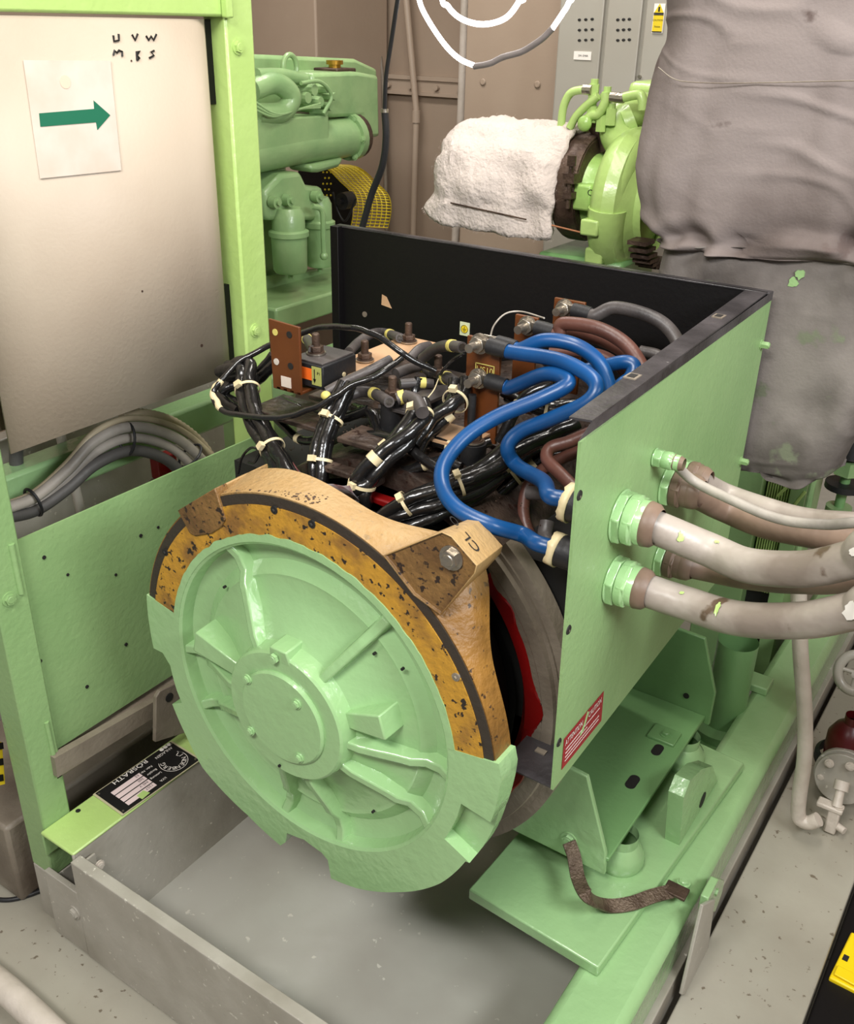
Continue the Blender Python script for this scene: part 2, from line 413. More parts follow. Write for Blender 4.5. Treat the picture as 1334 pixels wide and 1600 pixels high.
MB().box(EX - 0.5, EX - 0.08, 0.75, 1.40, FZ, 0.78).build('engine_block', ENGG, t, bevel=0.02)
MB().box(EX - .40, EX - .10, .75, 1.42, .70, .97).build('cylinder_head', ENGG, t, bevel=.02)
side([(380, 84), (470, 88), (556, 92), (590, 108), (590, 150), (380, 150)], EX - 0.13, 0.12, 'header_tank', ENGG, t, 0.012)
side([(488, 114), (558, 112), (592, 118), (594, 214), (566, 216), (566, 182), (520, 184), (488, 176)], EX + 0.02, 0.16, 'expansion_tank', ENGG, t, 0.012)
side([(398, 186), (514, 180), (515, 234), (400, 250)], EX + 0.06, 0.1, 'cover_plate', ENGG, t, 0.006)
MB().tube([P(380, 240, X=EX), P(460, 225, X=EX), P(548, 214, X=EX)], 0.062, n=24).build('heat_exchanger', ENGG, t)
a, b = P(542, 215, X=EX), P(550, 213, X=EX); MB().cyl(a, b, 0.074, n=24).build('end_flange', ENGG, t)
a, b = P(551, 213, X=EX), P(557, 212, X=EX); MB().cyl(a, b, 0.07, n=24).build('gasket', RUST, t)
for ang in range(6):
    c = P(543, 215, X=EX) + Vector((math.cos(ang * PI / 3) * 0.066, -0.004, math.sin(ang * PI / 3) * 0.066))
    hexbolt(t, c, (0, -1, 0), 0.009, m=ENGG)
side([(484, 258), (540, 246), (530, 262), (500, 270), (488, 270)], EX + 0.05, 0.1, 'elbow_housing', ENGG, t, 0.012)
q = P(523, 110, X=EX - .06)
MB().box(q.x - 0.05, q.x + 0.05, q.y - 0.05, q.y + 0.05, q.z - 0.01, q.z + 0.008).build('filler_neck', RUST, t, bevel=0.004)
MB().cyl(q + Vector((0, 0, .006)), q + Vector((0, 0, .02)), 0.02, n=16).cyl(q + Vector((0, 0, .018)), q + Vector((0, 0, .03)), 0.028, n=20).build('filler_cap', BRASS, t)
# lifting eye
c = P(453, 105, X=EX + 0.02)
MB().tube([c + Vector((0, math.cos(a * PI / 10) * 0.03, math.sin(a * PI / 10) * 0.034)) for a in range(21)], 0.008, n=10, caps=False).build('lifting_eye', ENGG, t)
# rocker cover lump, hoses and fittings
mb = MB(); mb.tube(spl([P(395, 140, X=EX + .04), P(430, 130, X=EX + .05), P(455, 150, X=EX + .06), P(440, 175, X=EX + .05), P(400, 178, X=EX + .04)]), 0.03, n=14)
mb.tube(spl([P(400, 118, X=EX + .03), P(440, 118, X=EX + .03), P(475, 125, X=EX + .03)]), 0.02)
mb.build('intake_casting', ENGG, t)
mb = MB()
for k, (px, py, r) in enumerate([(480, 140, .02), (500, 138, .016), (512, 150, .014), (490, 158, .018), (506, 166, .014), (470, 152, .02), (498, 176, .012)]):
    q = P(px, py, X=EX + 0.03); mb.cyl(q - Vector((.03, 0, 0)), q + Vector((0.03, 0, 0)), r, r * .8, n=10)
mb.tube(spl([P(470, 130, X=EX + .07), P(500, 128, X=EX + .07), P(518, 150, X=EX + .07), P(505, 178, X=EX + .07)]), 0.006)
mb.build('governor_casting', ENGG, t)
for k in range(3):
    MB().tube(spl([P(400, 160 + 6 * k, X=EX + .08), P(425, 176 + 3 * k, X=EX + .09), P(445, 178, X=EX + .085), P(470, 170, X=EX + .07), P(500, 168 - 3 * k, X=EX + .07)]), 0.0035, n=8).build('control_wire', ENGG, t)
# filters
side([(412, 300), (440, 272), (470, 268), (480, 290), (505, 292), (508, 320), (516, 330), (516, 345), (418, 345)], EX + 0.06, 0.12, 'filter_head', ENGG, t, 0.014)
for k, (px, pt_, pb, rr) in enumerate([(450, 335, 425, 0.056), (497, 318, 415, 0.048)]):
    a = P(px, pt_, X=EX + 0.07 - 0.03 * k); b = P(px + 3, pb, X=EX + 0.07 - 0.03 * k); h = a.z - b.z
    mb = MB().lathe([(-0.02, 0), (-0.02, rr * .7), (0, rr * .9), (h * .25, rr * .92), (h * .28, rr * 1.12), (h * .36, rr * 1.12), (h * .38, rr), (h * .95, rr * .96), (h, rr * .85), (h, 0)], a, (0, 0, -1), n=28)
    f = mb.build('filter_bowl', ENGG, t)
    MB().cyl(Vector((a.x, a.y, a.z - h - 0.002)), Vector((a.x, a.y, a.z - h - 0.02)), 0.008, n=8).build('drain_plug', ENGG, f)
mb = MB().tube(spl([P(488, 322, X=EX + .12), P(503, 330, X=EX + .13), P(505, 370, X=EX + .13), P(506, 398, X=EX + .13)]), 0.009, n=10); mb.ball(P(506, 400, X=EX + .13), 0.013)
mb.build('lever', ENGG, t)
for px, py in ((424, 315), (445, 312), (490, 306)):
    q = P(px, py, X=EX + 0.065); MB().cyl(q, q + Vector((0.025, 0, 0)), 0.018, n=16).cyl(q, q + Vector((0.034, 0, 0)), 0.009, n=12).build('banjo_fitting', ENGG, t)
side([(400, 435), (530, 415), (530, 470), (400, 500)], EX - 0.03, 0.02, 'side_cover', ENGG, t)
a = P(415, 470, X=EX + .12); b = P(535, 440, X=EX + .12)
MB().box(EX - 0.04, EX + 0.16, a.y, b.y + .1, a.z - 0.09, a.z - 0.02).build('mounting_ledge', ENGG, t, bevel=0.008)
# belt guard
t = thing('belt_guard', 'yellow perforated belt guard with black side beside the left engine', 'guard', tuple(P(560, 350, Y=1.95)))
GY = 1.9
arc = [P(px, py, Y=GY) for px, py in ((530, 258), (545, 262), (560, 272), (573, 286), (588, 300), (594, 316), (594, 335), (590, 355))]
arc = spl(arc, 4); W_ = Vector((0.13, 0.06, 0.0)); nW = 9
for nm, m_, k0 in (('guard_mesh', YELLOW, 0),):
    vs = []; fs = []
    for i, p in enumerate(arc):
        for j in range(nW): vs.append(p + W_ * (j / (nW - 1) - 0.72))
    for i in range(len(arc) - 1):
        for j in range(nW - 1): fs.append((i * nW + j, i * nW + j + 1, (i + 1) * nW + j + 1, (i + 1) * nW + j))
    mb = MB(); mb.add(vs, fs); o = mb.build(nm, m_, t)
    wf = o.modifiers.new('wire', 'WIREFRAME'); wf.thickness = 0.007; wf.use_even_offset = False
pl = [P(px, py, Y=GY) - W_ * 0.74 for px, py in ((508, 262), (530, 258), (545, 262), (560, 272), (573, 286), (588, 300), (592, 320), (590, 362), (508, 362))]
MB().prism(pl, (0, 0.01, 0)).build('side_plate', BLACK, t)
mb = MB()
for i in range(8):
    for j in range(6):
        q = P(500 + i * 6 + (j % 2) * 3, 270 + j * 9, Y=GY - 0.07); q.y = GY - 0.05
        if q.x < pl[4].x - 0.03: mb.cyl(q, q - Vector((0, .004, 0)), 0.0035, n=6)
mb.build('perforation', YELLOW, t)
q = P(547, 312, Y=GY - .1); MB().cyl(q, q - Vector((0, 0.05, 0)), 0.03, n=20).cyl(q, q - Vector((0, 0.07, 0)), 0.012, n=14).build('pulley_hub', BLKMAT, t)
MB().tube(spl([P(520, 300, Y=GY - .15), P(528, 330, Y=GY - .15), P(540, 345, Y=GY - .15), P(556, 310, Y=GY - .15)]), 0.004).build('wire', BLKMAT, t)

# black hose hanging from above
hp = [P(640, -130, Y=1.03), P(624, -20, Y=1.05), P(612, 60, Y=1.08), P(603, 120, Y=1.1), P(601, 172, Y=1.12), P(603, 215, Y=1.13), P(597, 260, Y=1.14), P(580, 305, Y=1.15), P(562, 370, Y=1.16)]
t = thing('hanging_cable', 'black cable hanging from above behind the black back panel', 'cable', tuple(hp[-1]))
MB().tube(spl(hp[:5]), 0.0055, n=14).build('thin_section', BLKMAT, t)
MB().tube(spl(hp[4:]), 0.0095, n=16).build('sleeved_section', BLKMAT, t)
MB().cyl(hp[4] + Vector((0, 0, .003)), hp[4] - Vector((0, 0, .006)), 0.0105, n=16).build('collar', STEEL, t)

# glowing lamp loop hanging from above
LY = 1.15
t = thing('tube_lamp', 'glowing white loop of tube lamp hanging at the top', 'lamp', tuple(P(770, 60, Y=LY)))
MB().tube(spl([P(660, -240, Y=LY), P(652, -40, Y=LY), P(655, 0, Y=LY), P(668, 30, Y=LY), P(695, 70, Y=LY), P(718, 92, Y=LY), P(742, 103, Y=LY)]), 0.0062, n=14).build('glowing_tube', GLOW, t)
MB().tube(spl([P(862, 46, Y=LY), P(878, 22, Y=LY), P(888, 5, Y=LY), P(898, -30, Y=LY), P(905, -240, Y=LY)]), 0.0062, n=14).build('glowing_tube', GLOW, t)
MB().tube(spl([P(700, -240, Y=LY + .1), P(690, -20, Y=LY + .1), P(700, 10, Y=LY + .1), P(722, 30, Y=LY + .1), P(755, 38, Y=LY + .1), P(790, 28, Y=LY + .1), P(812, 0, Y=LY + .1), P(818, -20, Y=LY + .1), P(810, -240, Y=LY + .1)]), 0.0068, n=14).build('glowing_tube', GLOW, t)
MB().tube(wob(spl([P(740, 103, Y=LY), P(765, 99, Y=LY), P(785, 90, Y=LY), P(815, 80, Y=LY), P(845, 62, Y=LY), P(864, 44, Y=LY)]), 0.002, 20), 0.0075, n=14).build('grey_sleeve', SLEEVE, t)

# ------------------------------------------------------------------ engine beyond the box: turbocharger, wool wrap, lagging jackets
TY = 1.42
ac = P(905, 292, Y=TY)
t = thing('wool_wrap', 'white mineral wool blanket wrapped over the exhaust pipe end', 'insulation', tuple(ac + Vector((-0.16, 0, -0.15))))
vs = []; fs = []; NA = 48; NL = 40; R0 = 0.158
xl = P(712, 265, Y=TY).x
for i in range(NL):
    for j in range(NA + 1):
        u = i / (NL - 1); a = -0.62 * PI + (j / NA) * 1.26 * PI  # opening below
        ph = a + PI * 0.5 * 0
        rr = R0 + 0.016 * noise.noise(Vector((u * 5, math.cos(a) * 2.5, math.sin(a) * 2.5))) + 0.006 * noise.noise(Vector((u * 30, a * 9, 1)))
        x = ac.x + 0.0 + (xl - ac.x) * (1 - u) + 0.01 * noise.noise(Vector((a * 4, u * 2, 7)))
        if u < 0.2: rr -= (0.2 - u) ** 2 * 1.2
        if u > 0.93: rr -= (u - 0.93) * 0.18
        y = ac.y - math.sin(a + 0.35) * rr; z = ac.z + math.cos(a + 0.35) * rr
        if a > 0.48 * PI:   # loose flap towards the camera
            k = (a - 0.48 * PI); y -= k * 0.08; x -= k * 0.06 * (1 - u); z -= k * 0.02
        vs.append((x, y, z))
for i in range(NL - 1):
    for j in range(NA): fs.append((i * (NA + 1) + j, i * (NA + 1) + j + 1, (i + 1) * (NA + 1) + j + 1, (i + 1) * (NA + 1) + j))
mb = MB(); mb.add(vs, fs); o = mb.build('wool_blanket', WOOL, t)
sd = o.modifiers.new('solid', 'SOLIDIFY'); sd.thickness = 0.022; sd.offset = -1
# fuzz: short fibres along the surface
mb = MB(); rnd = random.Random(3)
for k in range(2600):
    i = rnd.randrange(NL); j = rnd.randrange(NA + 1)
    if k % 3 == 0: i = rnd.choice((0, 1, NL - 1))
    if k % 5 == 0: j = NA
    p = Vector(vs[i * (NA + 1) + j]) + Vector((rnd.uniform(-.006, .006), rnd.uniform(-.004, .004), rnd.uniform(-.004, .004)))
    d = Vector((rnd.uniform(-1, 1), rnd.uniform(-1, 1), rnd.uniform(-1, 1))).normalized() * rnd.uniform(0.004, 0.011)
    sd_ = d.cross(Vector((.3, .5, .8))).normalized() * 0.0005
    mb.add([p, p + sd_, p + d], [(0, 1, 2)])
o = mb.build('loose_fibres', WOOL, t, smooth=False, weld=False); o['kind'] = 'stuff'
a = P(705, 316, X=P(705, 316, Y=TY - 0.17).x); a = P(704, 317, Y=TY - .165); b = P(822, 343, Y=TY - .165)
MB().tube([a, b], 0.0022, n=8).build('tie_wire', RUST, t)
a = P(862, 352, Y=TY - .15); b = P(911, 364, Y=TY - .15)
MB().tube([a, b], 0.0025, n=8).build('copper_rod', mat('copper', (190, 130, 96), 0.4, 0.6), t)

t = thing('turbocharger', 'yellow-green turbocharger with rusty clamp band beside the white wool', 'turbocharger', (ac.x + .1, TY, ac.z - 0.25))
X_ = Vector((1, 0, 0))
MB().cyl(ac + X_ * -0.02, ac + X_ * 0.05, 0.128, n=40).build('outlet_pipe', RUST, t)
MB().lathe([(-0.01, .12), (-0.01, .135), (0.0, .138), (.04, .138), (.048, .134), (.048, .12)], ac, X_, n=40).build('clamp_band', RUST, t)
q = P(893, 278, Y=TY - .14)
c_ = MB(); c_.box(q.x - .016, q.x + .016, q.y - .02, q.y + .01, q.z - .012, q.z + .012); c_.box(q.x - .012, q.x + .012, q.y - .02, q.y + .01, q.z - .05, q.z - .034)
c_.cyl(q + Vector((0, -.008, .04)), q + Vector((0, -.008, -.075)), .006, n=10).hexn(q + Vector((0, -.008, .03)), q + Vector((0, -.008, .055)), .012)
c_.build('clamp_bolt', RUST, t)
cx = P(928, 300, Y=TY)
MB().lathe([(-0.05, 0.0), (-0.05, .125), (-0.035, .127), (-0.03, .122), (0.0, .1), (.05, .09), (.08, .09)], cx, X_, n=40).build('inlet_housing', LIME_LIT_WORN, t)
MB().box(cx.x - .02, cx.x + .05, cx.y - .128, cx.y - .08, cx.z - .03, cx.z + .035).build('cast_pad', LIME_LIT_WORN, t, bevel=0.006)
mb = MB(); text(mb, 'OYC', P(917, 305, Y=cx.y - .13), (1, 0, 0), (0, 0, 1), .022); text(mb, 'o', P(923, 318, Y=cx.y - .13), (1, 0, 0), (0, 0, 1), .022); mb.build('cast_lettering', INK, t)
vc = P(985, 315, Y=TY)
MB().lathe([(-0.06, 0.09), (-0.055, .13), (-0.04, .165), (-.02, .18), (0.0, .186), (.03, .176), (.04, .15), (.06, .12), (.08, .12)], vc, X_, n=44).build('volute_backplate', LIME_LIT, t)
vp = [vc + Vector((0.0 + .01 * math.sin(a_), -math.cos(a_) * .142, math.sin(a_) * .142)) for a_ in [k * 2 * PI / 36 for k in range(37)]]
MB().tube(vp, [.038 + .012 * k / 36 for k in range(37)], n=16).build('volute', LIME_LIT, t)
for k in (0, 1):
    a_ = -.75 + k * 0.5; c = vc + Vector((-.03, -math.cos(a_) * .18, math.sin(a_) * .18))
    MB().box(c.x - .02, c.x + .03, c.y - .018, c.y + .018, c.z - .02, c.z + .02).build('casting_lug', LIME_LIT, t, bevel=0.005)
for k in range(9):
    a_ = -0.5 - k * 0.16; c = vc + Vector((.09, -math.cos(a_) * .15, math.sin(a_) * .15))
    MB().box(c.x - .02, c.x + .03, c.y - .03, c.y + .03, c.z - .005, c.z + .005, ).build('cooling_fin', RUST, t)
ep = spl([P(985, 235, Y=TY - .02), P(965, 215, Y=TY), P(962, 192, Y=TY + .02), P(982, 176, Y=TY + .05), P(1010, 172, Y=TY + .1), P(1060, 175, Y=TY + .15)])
MB().tube(ep, 0.043, n=24).build('oil_elbow', LIME_LIT, t)
a = P(975, 196, Y=TY + .03); MB().cyl(a, a + Vector((.02, .012, .012)), 0.05, n=24).build('elbow_collar', LIME_LIT, t)
q = P(1040, 165, Y=TY + .25); MB().box(q.x - .1, q.x + .25, q.y - .05, q.y + .2, q.z - .1, q.z + .06).build('manifold_casting', LIME_LIT, t, bevel=0.02)
for pts, r in (([(876, 200), (880, 168), (890, 147), (905, 141), (922, 142)], .0105), ([(890, 200), (900, 182), (915, 166), (935, 150)], .0105), ([(912, 190), (925, 180), (935, 178), (945, 160), (945, 145)], .012), ([(975, 152), (998, 148), (1004, 158), (1004, 172)], .012)):
    MB().tube(spl([P(x, y, Y=TY - .05) for x, y in pts]), r, n=12).build('oil_pipe', LIME_LIT, t)
for px, py in ((928, 138), (948, 150), (925, 172), (940, 186), (955, 176)):
    q = P(px, py, Y=TY - .04); MB().hexn(q - Vector((0, 0, .03)), q + Vector((0, 0, .01)), .014).cyl(q, q + Vector((0, 0, .022)), .01, n=10).build('union_nut', LIME_LIT, t)
for px, py in ((918, 140), (961, 152), (968, 153)):
    q = P(px, py, Y=TY - .05); MB().cyl(q - X_ * .012, q + X_ * .012, .0125, n=10).build('hose_clip', STEEL, t)
MB().tube(spl([P(925, 185, Y=TY), P(932, 200, Y=TY), P(945, 215, Y=TY), P(950, 235, Y=TY)]), .02).build('drain_casting', RUST, t)
MB().ball(P(913, 193, Y=TY - .06), .02, 1, .6, 1).build('cap_fitting', LIME_LIT_WORN, t)
MB().box(ac.x - .05, ac.x + .2, TY - .12, TY + .1, FZ + .013, ac.z - .16).build('support_bracket', DKGRN, t, bevel=0.01)
q = P(880, 400, Y=TY - .1); MB().tube([q, P(925, 415, Y=TY - .1)], .006).build('stay', BLKMAT, t)


def jacket(name, label, rows, m, ry, seed, fold=None):
    """rows of (py, px_left, px_right, Y centre) from top to bottom, skinned as a soft box of depth ry"""
    vs = []; fs = []; n = 180; secs = []
    for (py, pl, pr, Y, pyr) in rows:
        a, b = P(pl, py, Y=Y), P(pr, pyr, Y=Y); secs.append((a, b))
    S = []
    for i in range(len(secs) - 1):
        K = 16
        for k in range(K):
            u = k / K; q = []
            for e in (0, 1):
                p0 = secs[max(i - 1, 0)][e]; p1 = secs[i][e]; p2 = secs[i + 1][e]; p3 = secs[min(i + 2, len(secs) - 1)][e]
                q.append(0.5 * ((2 * p1) + (p2 - p0) * u + (2 * p0 - 5 * p1 + 4 * p2 - p3) * u * u + (3 * p1 - p0 - 3 * p2 + p3) * u ** 3))
            S.append(q)
    S.append(secs[-1])
    for si, (a, b) in enumerate(S):
        c = (a + b) / 2; hx = (b - a) / 2; f = si / (len(S) - 1)
        for j in range(n):
            t_ = 2 * PI * j / n; co, si_ = math.cos(t_), math.sin(t_)
            e = 0.45
            x = math.copysign(abs(co) ** e, co); y = math.copysign(abs(si_) ** e, si_)
            p = c + hx * x + Vector((0, ry * y, 0))
            g = 0.016 * noise.noise(p * 5 + Vector((seed, 0, 0))) + 0.006 * noise.noise(Vector((p.x * 20, p.y * 20, p.z * 6 + seed)))
            if seed > 4 and f > .86: p = p + Vector((0, 0, (f - .86) * .28 * noise.noise(Vector((p.x * 11, p.y * 4, 3)))))
            if fold:
                for (ff, wd) in fold:
                    g += 0.055 * math.exp(-((f - ff) / wd) ** 2) * noise.noise(Vector((p.x * 18, p.y * 18, seed + f * 8)))
            wr = 1 - abs(noise.noise(Vector((p.x * 5 + p.z * 3, p.y * 5, p.z * 9 + seed))) * 2)
            g += .010 * max(0, wr - .75) * 3 * (0.4 + noise.noise(p * 3)) + .0003 * noise.noise(p * 60)
            p = p + (hx.normalized() * co + Vector((0, 1, 0)) * si_).normalized() * g
            vs.append(p)
    L_ = len(S)
    for i in range(L_ - 1):
        for j in range(n): fs.append((i * n + j, i * n + (j + 1) % n, (i + 1) * n + (j + 1) % n, (i + 1) * n + j))
    fs.append(tuple(range(n))); fs.append(tuple(range((L_ - 1) * n, L_ * n)))
    mb = MB(); mb.add(vs, fs); return mb.build(name, m, None, ang=80)


JY = 1.12
t1 = jacket('lagging_jacket', '', [(-420, 1085, 1400, JY, -420), (-80, 1062, 1420, JY, -80), (0, 1060, 1420, JY, 0), (60, 1055, 1425, JY, 60), (100, 1038, 1430, JY, 110), (180, 1026, 1435, JY, 200), (270, 1018, 1440, JY, 290), (330, 1030, 1440, JY, 350), (362, 1060, 1435, JY, 385), (380, 1090, 1425, JY, 400)], FABRIC, 0.15, 1.0, [(0.97, .05), (.85, .08)])
tag(t1, 'upper grey cloth lagging jacket bulging over the exhaust', 'insulation')
t2 = jacket('lagging_jacket', '', [(366, 1062, 1425, JY, 384), (388, 1052, 1430, JY, 405), (440, 1048, 1430, JY, 460), (520, 1080, 1410, JY, 540), (600, 1130, 1370, JY, 615), (650, 1150, 1345, JY, 660), (688, 1158, 1330, JY, 694), (708, 1166, 1320, JY, 716), (716, 1180, 1306, JY, 726)], FABRIC2, 0.13, 5.0, [(0.97, .07), (.04, .05)])
tag(t2, 'lower stained grey lagging jacket with green paint daubs, hanging below the upper one', 'insulation')
# stitched seam on the upper jacket
sp = [P(px, py, Y=JY - .17) for px, py in ((1028, 105), (1050, 122), (1075, 128), (1130, 130), (1200, 129), (1334, 126))]
MB().tube(spl(sp), 0.0012, n=6).build('seam', GREYD, t1)
rr = random.Random(5)
for px, py, r in ((1248, 430, .011), (1238, 443, .013), (1212, 505, .016), (1205, 520, .012), (1150, 430, .008)):
    q = P(px, py, Y=JY - .132)
    mb = MB(); pts = [q + Vector((math.cos(a_ * PI / 6) * r * rr.uniform(.5, 1.1), 0, math.sin(a_ * PI / 6) * r * rr.uniform(.5, 1.1))) for a_ in range(12)]
    mb.prism([p + Vector((0, .004, 0)) for p in pts], (0, .012, 0)); mb.build('paint_daub', MINT2, t2)

# ------------------------------------------------------------------ skid frame: rails, beams, platform
t = thing('skid_frame', 'green and grey steel skid frame carrying the generator', 'frame', (0, .3, FZ))
RZ = -0.565
MB().box(0.52, 0.66, -0.45, 2.4, RZ - 0.26, RZ).build('right_rail', MINT, t, bevel=0.022)
MB().box(0.655, 0.675, -0.45, 2.4, FZ, RZ - 0.13).build('rail_skirt', GREYP, t, bevel=0.003)
MB().box(-0.655, -0.537, -0.195, 2.4, -0.557, -0.547).build('left_beam_top', LIME_LIT, t, bevel=0.004)
MB().box(-0.545, -0.537, -0.195, 2.4, FZ, -0.549).build('left_beam_web', GREYP, t, bevel=0.003)
MB().box(-0.655, -0.647, -0.195, 2.4, -0.62, -0.549).build('left_beam_lip', MINT2, t, bevel=0.003)
mb = MB(); q = P(122, 1267, Z=-.547); mb.cyl(q - Vector((0, 0, .002)), q + Vector((0, 0, .0012)), .006, n=14); mb.build('bolt_hole', DARK, t)
# platform plate
o = MB().prism([P(px, py, Z=-.535) for px, py in ((732, 1389), (935, 1512), (1163, 1192), (985, 1110), (880, 1220))], (0, 0, -.03)).build('mounting_platform', MINT, t, bevel=0.004)
# lifting lug
lp = [(1061, 1321), (1068, 1246), (1078, 1220), (1096, 1202), (1113, 1197), (1119, 1214), (1112, 1266)]
LX = P(1061, 1321, Z=-.535).x; lug_pts = [P(px, py, X=LX) for px, py in lp]; lug_pts[-1].z = -.536

o = MB().prism(lug_pts, (-.035, 0, 0)).build('lifting_lug', MINT, t)
q = P(1098, 1250, X=LX + .001); MB().cyl(q, q - Vector((.0375, 0, 0)), .020, n=24).build('lug_hole', DARK, t)

# drip tray: front plate and bottom
t = thing('drip_tray', 'grey painted drip tray under the generator', 'tray', (0, .3, FZ))
MB().box(-0.537, 0.56, -0.2, 2.3, FZ + .001, FZ + .012).build('tray_floor', TRAYM, t)
MB().box(-0.535, 0.60, -0.206, -0.196, FZ + .002, -0.562).build('front_plate', GREYP, t, bevel=0.003)
MB().box(-0.535, 0.60, -0.206, -0.178, -0.566, -0.560).build('rim_strip', GREYP, t, bevel=0.002)
MB().box(-0.525, -0.519, -0.2, -0.15, -0.72, -0.57).build('corner_tab', GREYP, t, bevel=0.002)
hexbolt(t, P(155, 1352, X=-.519), (1, 0, 0), .010, m=WHITEP)
MB().box(-0.655, -0.5355, -0.205, -0.19, FZ + .004, -0.66).build('gusset_plate', GREYP, t, bevel=0.002)
hexbolt(t, P(117, 1425, Y=-.205), (0, -1, 0), .014, m=GREYP)

# right-hand ledge and floor strip
o = MB().box(0.69, 0.93, -0.6, 2.4, FZ + .002, -0.75).build('foundation_ledge', FLOORM, bevel=0.004)
tag(o, 'long grey painted ledge running beside the right green rail', 'ledge')
# nameplate
t = thing('nameplate', 'black and white maker nameplate on top of the left beam', 'nameplate', tuple(P(230, 1215, Z=-.545)))
c = [P(px, py, Z=-.545) for px, py in ((145, 1242), (191, 1275), (315, 1187), (268, 1158))]
MB().prism(c, (0, 0, .0015)).build('plate', mat('plate_edge', (214, 206, 170), .4, .3), t)
cc = (c[0] + c[1] + c[2] + c[3]) / 4
ci = [p + (cc - p).normalized() * .006 + Vector((0, 0, .0016)) for p in c]
MB().prism(ci, (0, 0, .0006)).build('black_field', INK, t)
eu = (c[3] - c[0]); ev = (c[1] - c[0])   # eu away along beam, ev across toward the camera side
def npq(u, v): return c[0] + eu * u + ev * v + Vector((0, 0, .0026))
mb = MB()
for k in range(4):
    v0 = .27 + k * .16
    mb.prism([npq(.12, v0), npq(.12, v0 + .13), npq(.47, v0 + .13), npq(.47, v0)], (0, 0, .0002))
mb.build('value_fields', mat('pink_white', (226, 206, 204), .5), t)
mb = MB()
for k, s_ in enumerate(('62', '360', '440 V', '1257')): text(mb, s_, npq(.45, .29 + k * .16), -eu, ev, .011)
mb.build('value_lettering', INK, t)
mb = MB(); text(mb, 'RÖSRATH', npq(.64, .04), -eu, ev, .019, stretch=1.25)
for k, s_ in enumerate(('Fabr. Nr.', 'Baujahr', 'Leistung')): text(mb, s_, npq(.62, .29 + k * .16), -eu, ev, .010)
text(mb, 'kVA', npq(.6, .82), -eu, ev, .011)
text(mb, 'ANLAGEN', npq(.93, .16), -eu, ev, .013, stretch=.9)
for u_ in (.84, .89, .94): mb.cyl(npq(u_, .07), npq(u_, .07) + Vector((0, 0, .0003)), .0058, n=14)
lc = npq(.80, .58)
e1 = (-eu).normalized(); e2 = ev.normalized()
for k, ch in enumerate('LINDENBERG'):
    a_ = math.radians(200 - k * 25)
    rd = e1 * math.cos(a_) + e2 * math.sin(a_); tg = e1 * math.sin(a_) - e2 * math.cos(a_)
    text(mb, ch, lc + rd * .021 - tg * .006, tg, rd, .017)
for q_ in range(24):
    a_, b_ = math.radians(215 - q_ * 10.5), math.radians(215 - (q_ + 1) * 10.5)
    mb.prism([lc + (e1 * math.cos(x_) + e2 * math.sin(x_)) * r_ for x_, r_ in ((a_, .036), (b_, .036), (b_, .0372), (a_, .0372))], (0, 0, .0004))
mb.build('white_lettering', WHITE, t)
mb = MB()
for u_, v_ in ((.04, .1), (.04, .92), (.96, .92), (.96, .1)): mb.cyl(npq(u_, v_), npq(u_, v_) + Vector((0, 0, .001)), .003, n=10)
mb.build('rivets', STEEL, t)
q = npq(.3, .86); MB().prism([q + Vector((-.008, -.012, 0)), q + Vector((.012, -.012, 0)), q + Vector((.01, .014, 0)), q + Vector((-.01, .01, 0))], (0, 0, .0004)).build('paint_smear', LIME_LIT, t)

# ------------------------------------------------------------------ left frame: posts, header, side sheet
t = thing('cabinet_frame', 'green square-tube frame standing left, round the cream cabinet', 'frame', (-.7, -.1, FZ))
MB().box(-0.735, -0.655, -0.185, -0.11, -0.70, 1.25).build('front_post', MINT2, t, bevel=0.004)
MB().box(-0.735, -0.655, -0.185, -0.11, FZ, -0.70).build('post_foot', GREYP, t, bevel=0.004)
MB().box(-0.76, -0.69, 0.612, 0.70, FZ, 1.30).build('rear_post', LIME_LIT, t, bevel=0.006)
MB().box(-0.76, -0.69, -0.185, 0.62, 1.147, 1.23).build('header', LIME_LIT, t, bevel=0.006)
MB().box(-0.69, -0.67, 0.60, 0.62, 1.145, 1.24).build('weld_bead', LIME_LIT, t, bevel=0.004)
for px, py, X_c, r in ((371, 73, -.69, .0125), (398, 516, -.69, .0125), (14, 936, -.655, .012)):
    hexbolt(t, P(px, py, X=X_c), (1, 0, 0), r, m=LIME_LIT if r > .0121 else MINT2)
mb = MB().tube([P(17, 850, X=-.655), P(25, 890, X=-.655), P(33, 927, X=-.655)], .007); mb.build('weld_bead', MINT2, t)
mb = MB().tube([P(72, 1128, X=-.655), P(78, 1155, X=-.655), P(83, 1178, X=-.655)], .006); mb.build('weld_bead', MINT2, t)
s_ = P(80, 1175, X=-.68)
sheet = [P(20, 848, X=-.68), P(285, 741, X=-.68), P(290, 1060, X=-.68), P(78, 1178, X=-.68)]
ext = sheet[1].copy(); ext.y = .62; e2_ = sheet[2].copy(); e2_.y = .62; e2_.z = sheet[3].z; ext.z = sheet[0].z
sheet[0].y = -.13; sheet[3].y = -.13
sh = MB().prism([sheet[0], ext, e2_, sheet[3]], (-.005, 0, 0)).build('side_sheet', MINT2, t)
for px, py in ((69, 871), (106, 898), (181, 898), (220, 837), (247, 824), (197, 1007), (136, 1073), (63, 1033), (108, 880), (154, 1012))[:8]:
    q = P(px, py, X=-.679); MB().cyl(q - Vector((.002, 0, 0)), q + Vector((.0012, 0, 0)), .0045 if py % 2 else .0035, n=12).build('screw_hole', DARK, sh)
MB().box(-.72, -.655, -.13, .7, -.44, -.40).build('bottom_channel', GREYD, t, bevel=0.003)
